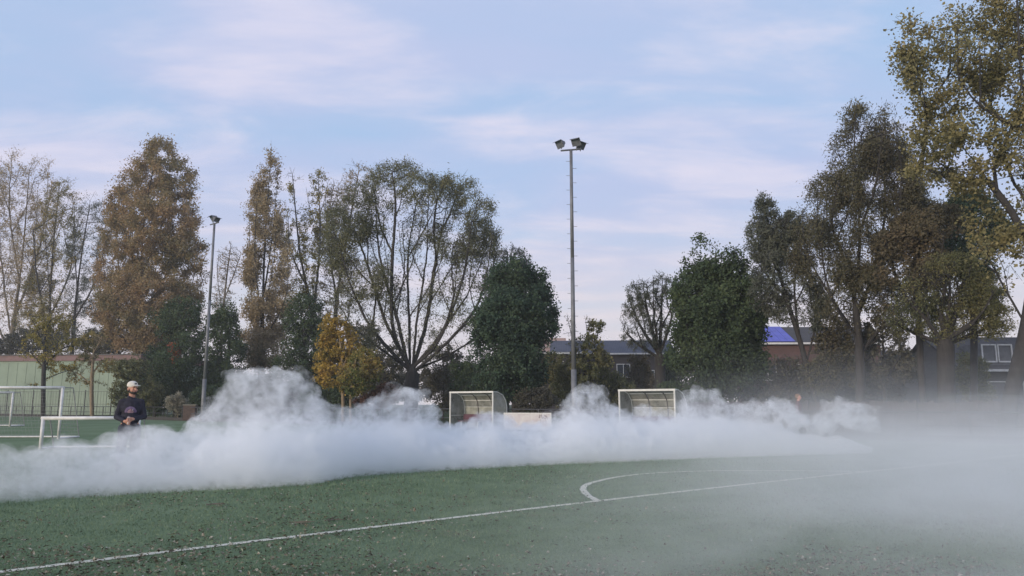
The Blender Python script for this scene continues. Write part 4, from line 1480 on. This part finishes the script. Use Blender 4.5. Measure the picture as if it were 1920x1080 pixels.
    link_mesh("trunk", np_mesh("trunk", np.concatenate(Vs) - bv, np.concatenate(Qs)), BARK[bark], root, True)
    # leaves round the twigs
    cand = np.concatenate([np.arange(n_tr, n), np.arange(n_tr, n), tips])
    clump = np.array([mnoise.noise(Vector(nodes[i] * .55) + Vector((seed, 0, 0))) for i in cand])
    dense = leaf in ('dark', 'deep')
    inl = np.full(len(cand), .16)
    for (c_, r_, w_) in ell:
        e_ = np.linalg.norm((nodes[cand] - c_) / (r_ + .15), axis=1)
        inl = np.maximum(inl, w_ * np.clip((1.35 - e_) / .4, 0, 1))
    pr = np.clip(.55 + clump * (1.2 if dense else 1.3), .10 if dense else .02, 1) * inl; pr /= pr.sum()
    pick = rng.choice(cand, n_leaf, p=pr)
    fr = rng.random((n_leaf, 1))
    c = nodes[pick] * (1 - fr) + nodes[np.maximum(par[pick], 0)] * fr
    P = c + rng.normal(0, 1, (n_leaf, 3)) * sigma * step * (.9 if dense else .55)
    if droop: P[:, 2] -= np.abs(rng.normal(0, 1, n_leaf)) * droop * step
    P = P[P[:, 2] > .1]; m = len(P)
    Dv = unit(rng.normal(0, 1, (m, 3)) + np.array((0, 0, -droop * 2.0)))
    Nv = unit(rng.normal(0, 1, (m, 3)) + np.array((0, 0, .5)))
    Ls = size * rng.uniform(.6, 1.35, m)
    V, Q = leaf_quads(P - bv, Dv, Nv, Ls, Ls * aspect * rng.uniform(.75, 1.2, m))
    link_mesh("crown", np_mesh("crown", V, Q), LEAF[leaf], root)
    tag(root, label, cat, group)
    return root


GL = "trees behind the hall and pitch on the left"
GM = "trees behind the pitch in the middle"
GR = "trees behind the pitch on the right"

grow_tree("poplar_tree", "tall nearly bare pale poplar at the far left edge, upright bare twigs", "tree", 120,
          [(18, 775), (22, 640), (42, 480), (55, 320)],
          [[(22, 640), (4, 500), (-5, 360)], [(30, 600), (78, 450), (92, 310)], [(38, 520), (18, 400), (22, 295)], [(26, 600), (60, 500), (72, 340)], [(20, 660), (-30, 540), (-35, 400)]],
          [(30, 390, 42, 105), (85, 390, 26, 95), (5, 500, 40, 100), (60, 500, 45, 90), (-25, 420, 40, 120), (40, 600, 50, 50, .6)],
          "beige", "pale", 9000, .24, .42, GL, n_att=1100, seed=11, up=.55, tip=.02, sigma=.55)
grow_tree("poplar_tree", "slim poplar with thinning golden leaves and dark trunk, second from the left edge", "tree", 118,
          [(92, 775), (93, 600), (100, 460), (112, 345)],
          [[(93, 640), (70, 520), (62, 430)], [(95, 600), (133, 500), (140, 390)], [(96, 560), (86, 450), (92, 380)]],
          [(112, 390, 36, 55), (88, 470, 32, 60), (75, 560, 38, 60), (128, 470, 26, 70), (95, 610, 55, 50)],
          "goldgreen", "dark", 9500, .27, .34, GL, n_att=800, seed=12, up=.4, tip=.018)
grow_tree("poplar_tree", "thin grey green tree between the slim golden poplar and the broad golden poplar", "tree", 116,
          [(130, 775), (138, 620), (150, 500), (168, 385)],
          [[(140, 600), (182, 520), (198, 440)], [(146, 540), (140, 460), (150, 400)]],
          [(166, 395, 26, 36), (152, 470, 34, 50), (190, 425, 20, 45), (168, 550, 45, 60), (120, 640, 45, 38), (200, 610, 30, 45)],
          "greygreen", "dark", 10500, .26, .3, GL, n_att=750, seed=13, up=.3, tip=.018)
grow_tree("poplar_tree", "broad dense golden brown poplar, the widest tree on the left", "tree", 98,
          [(262, 775), (262, 600), (270, 420), (296, 275)],
          [[(262, 640), (225, 520), (215, 400)], [(264, 600), (330, 480), (350, 360)], [(264, 560), (242, 440), (255, 320)],
           [(265, 640), (350, 560), (372, 460)], [(262, 660), (208, 600), (192, 470)], [(266, 520), (310, 400), (325, 300)]],
          [(300, 295, 38, 40), (275, 340, 45, 55), (335, 360, 38, 65), (236, 400, 40, 65), (203, 440, 20, 55), (300, 440, 78, 80),
           (240, 500, 58, 80), (345, 500, 40, 80), (280, 580, 95, 75), (222, 580, 42, 70), (358, 560, 28, 60), (270, 645, 70, 36)],
          "gold", "dark", 42000, .33, .5, GL, n_att=1700, seed=14, up=.35, sigma=.6)
grow_tree("broadleaf_tree", "dark green round tree left of the far floodlight mast, below the golden poplar", "tree", 76,
          [(332, 780), (332, 690), (335, 600)], [], [(338, 610, 50, 55), (362, 690, 60, 60), (300, 700, 45, 55), (345, 740, 60, 30)],
          "dark", "dark", 17000, .3, .25, GL, n_att=800, seed=15, sigma=.65)
grow_tree("broadleaf_tree", "small dark green tree just right of the far floodlight mast", "tree", 74,
          [(428, 782), (428, 700), (430, 640)], [], [(418, 610, 28, 45), (432, 680, 30, 60), (415, 730, 34, 40)],
          "dark", "dark", 10000, .28, .2, GL, n_att=500, seed=16, sigma=.65)
grow_tree("shrub", "small bright red leaved shrub in front of the dark green round tree", "shrub", 73,
          [(326, 778), (327, 700), (327, 670)], [], [(327, 662, 12, 15), (322, 648, 7, 8)], "red", "dark", 700, .26, .06, None, n_att=120, seed=17)
grow_tree("bare_tree", "thin bare pale tree against the sky right of the far floodlight mast", "tree", 96,
          [(412, 780), (416, 620), (425, 520), (433, 462)], [[(420, 560), (440, 510), (452, 475)], [(418, 590), (408, 520), (410, 480)]],
          [(430, 500, 24, 44), (415, 560, 22, 34)], "beige", "pale", 260, .22, .16, GL, n_att=420, seed=18, up=.2, tip=.022)
grow_tree("lombardy_poplar", "narrow columnar poplar with tan leaves, the slimmest tall crown", "tree", 80,
          [(488, 778), (492, 600), (497, 450), (509, 280)],
          [[(490, 660), (470, 540), (468, 390)], [(492, 650), (535, 560), (540, 470)], [(493, 560), (512, 430), (522, 310)], [(490, 620), (478, 480), (484, 340)], [(491, 600), (512, 500), (520, 400)]],
          [(509, 298, 15, 26), (503, 360, 26, 50), (478, 395, 18, 60), (500, 440, 36, 60), (485, 520, 30, 60), (522, 505, 28, 60), (500, 590, 44, 60), (490, 665, 45, 50)],
          "tan", "dark", 26000, .27, .36, GL, n_att=1500, seed=19, up=.6, sigma=.55)
grow_tree("poplar_tree", "thin airy poplar with sparse yellow green leaves right of the columnar poplar", "tree", 84,
          [(600, 778), (586, 600), (562, 470), (548, 325)], [[(586, 600), (600, 450), (596, 325)], [(575, 540), (545, 470), (540, 400)]],
          [(548, 350, 18, 30), (548, 420, 22, 50), (597, 350, 20, 36), (590, 430, 28, 50), (570, 500, 34, 50), (560, 560, 30, 40)],
          "yellow", "grey", 6500, .26, .26, GM, n_att=700, seed=20, up=.4, tip=.018)
grow_tree("poplar_tree", "nearly bare poplar with a few pale leaves behind the left side of the big willow", "tree", 87,
          [(626, 778), (628, 600), (650, 450), (674, 312)], [[(628, 560), (614, 430), (626, 345)], [(645, 480), (690, 400), (700, 330)]],
          [(672, 335, 26, 32), (640, 380, 32, 45), (625, 460, 38, 60), (650, 500, 30, 50), (612, 560, 40, 50)],
          "tan", "grey", 4500, .25, .25, GM, n_att=700, seed=21, up=.4, tip=.018)
# the big pollard willow
grow_tree("willow_tree", "big pollard willow with many fanned limbs and olive crown, the broadest tree in the middle", "tree", 58,
          [(770, 790), (771, 735), (774, 690)],
          [[(765, 700), (738, 620), (735, 500), (742, 390), (735, 325)], [(770, 692), (767, 600), (765, 480), (782, 375)],
           [(772, 692), (800, 600), (815, 500), (835, 400), (848, 345)], [(778, 692), (830, 620), (868, 520), (885, 410)],
           [(780, 695), (850, 630), (900, 560), (922, 450)], [(762, 700), (700, 620), (660, 540), (636, 460)],
           [(764, 700), (722, 600), (690, 500), (660, 420)], [(782, 700), (860, 655), (925, 600), (950, 540)],
           [(764, 697), (715, 655), (660, 610), (630, 560)], [(771, 692), (782, 600), (800, 480), (802, 400)],
           [(766, 695), (745, 600), (712, 480), (705, 380)], [(776, 694), (822, 640), (850, 560), (858, 470)]],
          [(742, 325, 50, 28), (695, 365, 42, 38), (650, 415, 48, 42), (628, 465, 36, 46), (690, 430, 35, 26), (785, 352, 48, 34), (855, 350, 50, 28),
           (888, 395, 40, 42), (905, 448, 36, 40), (862, 455, 38, 40), (800, 425, 40, 36, .6), (700, 520, 48, 36, .7), (895, 515, 38, 32, .7),
           (740, 560, 40, 36, .4), (830, 560, 42, 36, .4), (655, 560, 40, 34, .6), (790, 630, 60, 26, .3), (690, 620, 50, 30, .4), (870, 590, 40, 30, .4)],
          "willow", "dark", 33000, .33, .55, GM, aspect=.3, droop=.35, n_att=2100, seed=22, sigma=.75, tip=.012, shell=.6)
grow_tree("willow_tree", "thin grey willow showing above and behind the dense dark green tree in the middle", "tree", 66,
          [(950, 785), (950, 650), (955, 545)], [[(951, 640), (930, 560), (925, 510)], [(952, 620), (980, 540), (988, 490)], [(952, 620), (955, 520), (960, 465)]],
          [(960, 485, 32, 28), (930, 515, 28, 30), (985, 500, 16, 28), (940, 560, 35, 30)], "greygreen", "grey", 4800, .3, .24, GM, aspect=.3, droop=.3, n_att=500, seed=23, tip=.016)
grow_tree("broadleaf_tree", "dark green bushy tree between the columnar poplar and the small amber tree", "tree", 70,
          [(572, 782), (570, 690), (570, 600)], [], [(570, 595, 38, 45), (590, 660, 42, 60), (548, 690, 36, 55), (590, 725, 45, 40)],
          "dark", "dark", 17000, .27, .22, GM, n_att=800, seed=24, sigma=.6)
grow_tree("maple_tree", "small amber leaved maple with pale trunk, the brightest yellow tree in the middle", "tree", 54,
          [(643, 792), (643, 740), (640, 660), (632, 610)], [[(642, 700), (615, 670), (605, 640)], [(641, 690), (660, 650), (655, 615)]],
          [(626, 615, 26, 25), (640, 655, 42, 36), (608, 665, 22, 30), (632, 705, 40, 26), (655, 640, 22, 24)],
          "amber", "tan", 8000, .23, .13, GM, n_att=500, seed=25, sigma=.6)
grow_tree("maple_tree", "small green and amber maple with slim pale trunk, right beside the brightest amber maple", "tree", 52.5,
          [(658, 794), (658, 740), (668, 670)], [[(659, 730), (690, 690), (700, 660)], [(660, 720), (680, 700), (712, 690)]],
          [(678, 690, 36, 36), (694, 680, 20, 30), (668, 715, 36, 24), (700, 705, 16, 22)], "ambergreen", "tan", 5500, .22, .1, GM, n_att=380, seed=26, sigma=.6)
grow_tree("broadleaf_tree", "dense dark blue green tree left of the near floodlight mast", "tree", 48,
          [(966, 795), (966, 740), (962, 650), (965, 520)], [[(964, 700), (930, 620), (925, 560)], [(964, 690), (1005, 610), (1010, 550)]],
          [(965, 515, 42, 34), (930, 560, 32, 45), (1000, 555, 34, 46), (960, 600, 66, 60), (1010, 620, 28, 52), (915, 640, 24, 55), (965, 680, 66, 50), (1016, 680, 16, 40), (1032, 560, 9, 24, .5), (960, 725, 55, 22), (938, 512, 8, 24), (985, 492, 8, 26), (1018, 525, 8, 24), (905, 580, 8, 26), (1038, 600, 7, 22)],
          "deep", "dark", 36000, .23, .25, GM, n_att=1700, seed=27, sigma=.7)
grow_tree("small_tree", "thin olive brown tree just right of the near floodlight mast", "tree", 50,
          [(1090, 792), (1088, 720), (1076, 650), (1064, 595)], [[(1088, 720), (1112, 660), (1124, 610)], [(1085, 700), (1100, 640), (1098, 600)]],
          [(1102, 655, 32, 28), (1085, 700, 42, 36), (1128, 690, 22, 35), (1118, 612, 16, 12, .6), (1070, 625, 12, 24, .6)],
          "olive", "dark", 6000, .2, .12, GM, n_att=600, seed=28)
grow_tree("willow_tree", "small pollard willow with thick dark trunk and a thin twiggy crown", "tree", 47,
          [(1238, 795), (1238, 730), (1237, 662)],
          [[(1236, 668), (1200, 610), (1178, 555)], [(1237, 668), (1215, 590), (1205, 525)], [(1238, 665), (1240, 590), (1242, 515)],
           [(1240, 668), (1258, 600), (1266, 535)], [(1235, 672), (1190, 640), (1166, 605)], [(1237, 668), (1226, 590), (1225, 520)]],
          [(1240, 538, 30, 28), (1205, 548, 30, 30), (1184, 590, 24, 34), (1264, 565, 16, 34), (1225, 595, 42, 34), (1200, 635, 38, 24)],
          "greygreen", "dark", 6500, .2, .33, GM, aspect=.3, droop=.1, n_att=1100, seed=29, tip=.010)
grow_tree("broadleaf_tree", "big dense dark green tree right of the second dugout", "tree", 43,
          [(1335, 798), (1338, 720), (1340, 600), (1340, 500)], [[(1338, 700), (1290, 620), (1290, 550)], [(1338, 690), (1390, 610), (1395, 540)]],
          [(1340, 515, 50, 32), (1300, 475, 12, 32, .5), (1368, 492, 26, 22), (1332, 485, 14, 22, .5), (1300, 560, 38, 48), (1385, 548, 38, 50), (1345, 600, 78, 60), (1402, 620, 34, 50),
           (1293, 650, 34, 60), (1350, 690, 82, 52), (1418, 690, 22, 45), (1340, 738, 70, 18), (1284, 495, 8, 28), (1312, 468, 7, 30), (1347, 472, 8, 26), (1376, 478, 8, 24), (1402, 505, 9, 26), (1262, 560, 7, 24), (1426, 590, 8, 28)],
          "dark", "dark", 42000, .23, .3, GR, n_att=1900, seed=30, sigma=.7)
grow_tree("willow_tree", "slender leaning grey green willow left of the tall dark willow on the right", "tree", 40,
          [(1546, 802), (1522, 720), (1500, 640), (1475, 560), (1450, 470), (1434, 385)],
          [[(1500, 640), (1490, 540), (1502, 440)], [(1475, 560), (1440, 520), (1420, 460)], [(1512, 680), (1530, 600), (1530, 520)], [(1460, 500), (1470, 440), (1475, 400)]],
          [(1432, 388, 20, 26), (1425, 440, 28, 40), (1460, 435, 36, 42), (1490, 430, 32, 40), (1440, 500, 36, 45), (1490, 510, 42, 45), (1432, 560, 28, 35), (1475, 575, 40, 35), (1520, 570, 38, 40)],
          "greygreen", "dark", 21000, .24, .145, GR, aspect=.32, droop=.25, n_att=1500, seed=31, sigma=.8)
grow_tree("willow_tree", "tall dark brownish willow with several stems, the highest crown left of the big leaved poplar", "tree", 38,
          [(1608, 805), (1613, 720), (1610, 640), (1602, 560), (1592, 480)],
          [[(1610, 640), (1560, 560), (1540, 450), (1560, 330)], [(1606, 600), (1640, 500), (1660, 380), (1642, 240)], [(1600, 560), (1612, 440), (1602, 300), (1606, 205)],
           [(1612, 660), (1680, 600), (1702, 540)], [(1595, 510), (1560, 420), (1582, 310)], [(1630, 530), (1690, 430), (1702, 320)], [(1612, 690), (1660, 640), (1700, 600)],
           [(1604, 590), (1660, 470), (1690, 350), (1680, 260)], [(1608, 640), (1548, 540), (1512, 470), (1505, 400)], [(1612, 660), (1690, 560), (1725, 470), (1730, 380)]],
          [(1606, 222, 28, 32), (1650, 228, 40, 32), (1600, 285, 48, 44), (1668, 288, 46, 44), (1572, 350, 42, 50), (1640, 355, 52, 44), (1698, 350, 34, 45), (1540, 430, 38, 45), (1518, 410, 30, 50), (1535, 360, 26, 40), (1505, 480, 26, 40), (1725, 400, 36, 60), (1720, 480, 30, 40),
           (1600, 440, 44, 40), (1690, 430, 35, 40), (1560, 510, 45, 40), (1630, 520, 40, 35), (1582, 590, 40, 30, .5), (1660, 570, 40, 35, .5)],
          "willowdark", "dark", 42000, .25, .22, GR, aspect=.34, droop=.25, n_att=2400, seed=32, sigma=.8)
grow_tree("broadleaf_tree", "brown leaved tree with straight dark trunk just left of the thick pollard on the right", "tree", 36,
          [(1733, 805), (1728, 720), (1722, 600), (1715, 510)], [[(1722, 600), (1680, 520), (1670, 460)], [(1722, 580), (1760, 500), (1770, 440)], [(1718, 550), (1715, 480), (1720, 420)]],
          [(1715, 435, 48, 38), (1670, 470, 42, 38), (1760, 420, 42, 38), (1700, 520, 55, 35), (1750, 500, 40, 40), (1690, 575, 40, 26, .5)],
          "brown", "dark", 14000, .2, .16, GR, n_att=1300, seed=33, sigma=.7)
grow_tree("willow_tree", "low pollard willow with the thickest trunk and olive crown at the right", "tree", 33,
          [(1774, 812), (1774, 740), (1772, 632)],
          [[(1770, 642), (1730, 590), (1698, 540)], [(1772, 636), (1760, 560), (1750, 490)], [(1774, 636), (1800, 560), (1810, 485)], [(1778, 642), (1830, 600), (1862, 550)],
           [(1768, 648), (1710, 622), (1678, 595)], [(1778, 646), (1840, 620), (1885, 600)], [(1772, 636), (1780, 560), (1780, 480)]],
          [(1780, 505, 56, 32), (1720, 548, 44, 38), (1842, 548, 44, 38), (1780, 568, 70, 38), (1698, 598, 36, 28), (1862, 598, 38, 34), (1770, 615, 60, 14)],
          "olive", "dark", 19000, .17, .36, GR, aspect=.4, droop=.2, n_att=1800, seed=34, sigma=.75)
grow_tree("broadleaf_tree", "dark green clump tree behind the low branches of the big leaved poplar", "tree", 44,
          [(1824, 800), (1826, 640), (1822, 470)], [], [(1820, 398, 48, 42), (1798, 450, 38, 34), (1862, 440, 34, 34), (1830, 500, 40, 30)],
          "deep", "dark", 11000, .22, .2, GR, n_att=700, seed=35, sigma=.7)
grow_tree("poplar_tree", "tall near poplar with large yellowing leaves cut off by the right edge", "tree", 29,
          [(1884, 820), (1896, 740), (1925, 620), (1946, 480), (1960, 300), (1965, 80), (1960, -150)],
          [[(1946, 480), (1890, 390), (1840, 320), (1790, 250), (1760, 170)], [(1925, 610), (1872, 520), (1835, 455)], [(1952, 420), (1900, 340), (1870, 250), (1850, 150), (1842, 30)],
           [(1958, 340), (1930, 230), (1912, 100), (1905, -60)], [(1860, 345), (1785, 335), (1720, 305)], [(1800, 265), (1735, 205), (1708, 90)], [(1872, 260), (1810, 170), (1795, 50)],
           [(1960, 300), (2000, 200), (2020, 60)], [(1935, 560), (1960, 460), (2000, 400)]],
          [(1708, 58, 26, 32), (1708, 120, 34, 44), (1740, 185, 46, 48), (1800, 62, 40, 50), (1860, 30, 55, 50), (1828, 140, 55, 60), (1760, 258, 55, 42), (1722, 318, 28, 30), (1890, 150, 48, 70),
           (1850, 240, 55, 58), (1900, 300, 48, 58), (1800, 335, 46, 36), (1945, 60, 60, 90), (1965, 220, 60, 80), (1880, -60, 80, 50), (1870, 400, 46, 48), (1905, 480, 38, 50), (1990, 350, 50, 90, .5), (1960, -130, 80, 60, .6)],
          "poplar", "dark", 33000, .135, .28, GR, aspect=.95, n_att=2400, seed=36, sigma=.6, tip=.009)
grow_tree("small_tree", "young tree with golden yellow leaves in front of the green hall, nearest the left edge", "tree", 70,
          [(80, 793), (82, 700), (86, 615)], [[(83, 690), (58, 662), (42, 655)], [(83, 685), (115, 655), (138, 648)], [(85, 655), (68, 615), (60, 600)], [(82, 715), (112, 700), (140, 692)], [(82, 730), (62, 722), (50, 722)]],
          [(98, 605, 38, 20), (75, 635, 36, 16), (118, 645, 34, 18), (55, 663, 24, 9), (112, 690, 36, 10), (66, 722, 20, 6, .5), (90, 660, 30, 20)],
          "yellow", "dark", 4600, .2, .2, None, n_att=420, seed=37, sigma=.5)
grow_tree("small_tree", "sparse young tree with pale trunk in front of the green hall", "tree", 71,
          [(172, 794), (172, 720), (176, 650)], [[(172, 722), (148, 702), (128, 694)], [(174, 700), (195, 676), (216, 672)], [(173, 712), (200, 722)], [(175, 670), (160, 655), (150, 640)], [(176, 660), (188, 640), (196, 625)]],
          [(148, 694, 28, 11), (168, 678, 26, 16), (150, 716, 24, 8), (202, 688, 20, 13), (178, 640, 26, 18)],
          "goldgreen", "tan", 1700, .19, .18, None, n_att=380, seed=38)
grow_tree("shrub", "tall olive shrub at the right end of the green hall", "shrub", 66,
          [(252, 790), (252, 730), (256, 690)], [], [(248, 700, 34, 34), (272, 738, 36, 30), (235, 742, 28, 26)], "olive", "dark", 9500, .22, .15, None, n_att=500, seed=39, sigma=.7)
grow_tree("shrub", "pale beige dry shrub at the foot of the far floodlight mast", "shrub", 62,
          [(333, 793), (333, 770), (334, 755)], [], [(330, 752, 17, 14), (342, 762, 14, 10), (322, 762, 12, 10)], "dry", "tan", 3400, .16, .05, None, n_att=200, seed=40, sigma=.7)

for (lumps, trunk, limbs, leaf, n, d, lab, sd_) in (
    ([(1476, 700, 26, 34), (1496, 715, 34, 36), (1460, 720, 26, 30)], [(1478, 800), (1478, 740), (1474, 680)], [[(1478, 740), (1498, 700), (1505, 670)]], "scrub", 3600, 41, "low tangled small tree below the blue roof panels", 171),
    ([(1560, 640, 34, 44), (1545, 700, 34, 36), (1590, 690, 26, 36)], [(1566, 800), (1564, 720), (1560, 620)], [[(1564, 720), (1590, 670), (1600, 640)], [(1564, 720), (1540, 670), (1532, 640)]], "willowdark", 4200, 40, "thin tangled small tree below the tall dark willow, left of its stems", 172),
    ([(1655, 640, 34, 44), (1640, 700, 28, 36), (1685, 680, 30, 40)], [(1660, 800), (1658, 720), (1655, 620)], [[(1658, 720), (1690, 660), (1700, 630)], [(1658, 720), (1636, 670), (1630, 640)]], "scrub", 6000, 39, "thin tangled small tree between the tall dark willow and the straight dark trunk", 173),
):
    grow_tree("small_tree", lab, "tree", d, trunk, limbs, lumps, leaf, "dark", n, .2, .10, "thin tangled small trees on the right", n_att=700, seed=sd_, sigma=.7)

# undergrowth along the far side of the pitch: each bush a thing of its own
UG = "dark undergrowth bushes along the far side of the pitch"
for i, (lumps, d, mat, n, lab) in enumerate((
    ([(60, 640, 60, 26), (20, 650, 40, 20)], 104, "scrub", 5000, "dark twiggy bush showing over the roof edge of the green hall near the left edge"),
    ([(185, 640, 45, 28), (225, 650, 35, 30)], 102, "scrub", 6000, "dark twiggy bush over the roof edge behind the sparse young tree"),
    ([(290, 740, 30, 34), (300, 700, 28, 40)], 70, "dark", 7000, "dark green bush between the olive shrub and the beige dry shrub"),
    ([(400, 750, 40, 24), (440, 745, 32, 28)], 66, "dark", 8000, "low dark green bush at the foot of the far floodlight mast"),
    ([(490, 740, 40, 34), (530, 750, 34, 28)], 66, "scrub", 8000, "brown dark bush behind the tallest smoke plume under the columnar poplar"),
    ([(600, 752, 36, 26), (640, 748, 30, 26)], 64, "dark", 7000, "low dark bush behind the two small maples"),
    ([(700, 756, 34, 20), (722, 742, 26, 20)], 56, "rust", 4500, "low rust red bush right of the two small maples"),
    ([(712, 690, 44, 46), (735, 730, 40, 36)], 66, "scrub", 8000, "dark twiggy bush left of the big willow trunk"),
    ([(680, 640, 40, 40), (650, 690, 34, 40)], 82, "scrub", 6000, "dull brown bush behind the small maples"),
    ([(830, 690, 44, 46), (855, 735, 40, 34)], 64, "scrub", 9000, "dark twiggy bush right of the big willow trunk"),
    ([(880, 715, 36, 44), (900, 750, 40, 24)], 58, "dark", 8000, "dark bush behind the left dugout"),
    ([(1008, 748, 34, 22), (985, 752, 20, 20)], 47, "scrub", 6000, "dense dark rounded bush behind the white board"),
    ([(1060, 735, 30, 36), (1040, 700, 24, 40)], 56, "olive", 5500, "olive bush behind the near floodlight mast"),
    ([(1150, 735, 40, 34), (1125, 750, 32, 26)], 52, "olive", 6500, "dull olive bush left of the right dugout"),
    ([(1195, 705, 30, 40), (1215, 740, 34, 34)], 54, "brown", 5500, "purplish brown bush behind the right dugout"),
    ([(1285, 755, 40, 22), (1255, 745, 24, 26)], 46, "dark", 6000, "low dark bush beside the right end of the right dugout"),
    ([(1460, 745, 40, 30), (1425, 752, 30, 22)], 44, "scrub", 6500, "grey brown bush right of the big dense dark green tree"),
    ([(1530, 720, 40, 44), (1555, 755, 42, 24)], 45, "scrub", 8000, "twiggy dark bush below the slender leaning willow"),
    ([(1480, 705, 40, 34), (1510, 735, 40, 34), (1555, 700, 30, 36)], 50, "scrub", 9500, "dull green bush in front of the brick house with the blue roof panels"),
    ([(1585, 700, 34, 44), (1620, 740, 40, 28)], 47, "scrub", 7000, "twiggy dark bush at the foot of the tall dark willow"),
    ([(1690, 690, 42, 30), (1665, 735, 34, 26)], 44, "scrub", 6500, "dark bush between the tall dark willow and the thick pollard"),
    ([(1820, 700, 34, 34), (1835, 735, 30, 26)], 46, "olive", 5000, "dull green bush just right of the thick pollard trunk"),
    ([(330, 722, 60, 40), (390, 730, 46, 34)], 112, "scrub", 8000, "far dark hedge between the broad golden poplar and the far mast"),
    ([(440, 728, 60, 34), (500, 736, 46, 28)], 112, "dark", 8000, "far dark hedge right of the far mast"),
    ([(540, 725, 60, 38), (600, 733, 46, 32)], 112, "scrub", 8000, "far brown hedge behind the columnar poplar"),
    ([(650, 722, 64, 38), (714, 730, 50, 32)], 112, "scrub", 8000, "far brown hedge behind the two small maples"),
    ([(760, 722, 64, 36), (824, 730, 50, 30)], 112, "scrub", 8000, "far brown hedge behind the big willow trunk"),
    ([(870, 715, 64, 40), (934, 723, 50, 34)], 112, "scrub", 8000, "far brown hedge behind the left dugout and the big willow"),
    ([(975, 720, 60, 38), (1035, 728, 46, 32)], 112, "dark", 8000, "far dark hedge behind the dense dark blue green tree"),
    ([(1165, 735, 60, 26), (1225, 743, 46, 20)], 100, "scrub", 6000, "far low hedge behind the right dugout"),
    ([(1262, 705, 30, 48), (1280, 740, 40, 24)], 62, "dark", 7000, "dark bush between the small pollard willow and the big dark green tree"),
    ([(1460, 725, 50, 30), (1510, 733, 36, 24)], 92, "scrub", 6000, "far low hedge left of the brick house with blue panels"),
    ([(1660, 720, 50, 32), (1710, 728, 36, 26)], 92, "scrub", 6000, "far low hedge left of the grey row house"),
    ([(1850, 725, 50, 30), (1900, 733, 36, 24)], 74, "scrub", 6000, "far low hedge left of the grey dormer house"),
)):
    x0 = lumps[0][0]
    grow_tree("bush", lab, "bush", d, [(x0, 790), (x0 + 2, lumps[0][1] + 20), (x0 + 3, lumps[0][1])], [], lumps, mat, "dark", n, .0034 * d, .09, UG, n_att=320, seed=60 + i, sigma=.8, tip=.012)
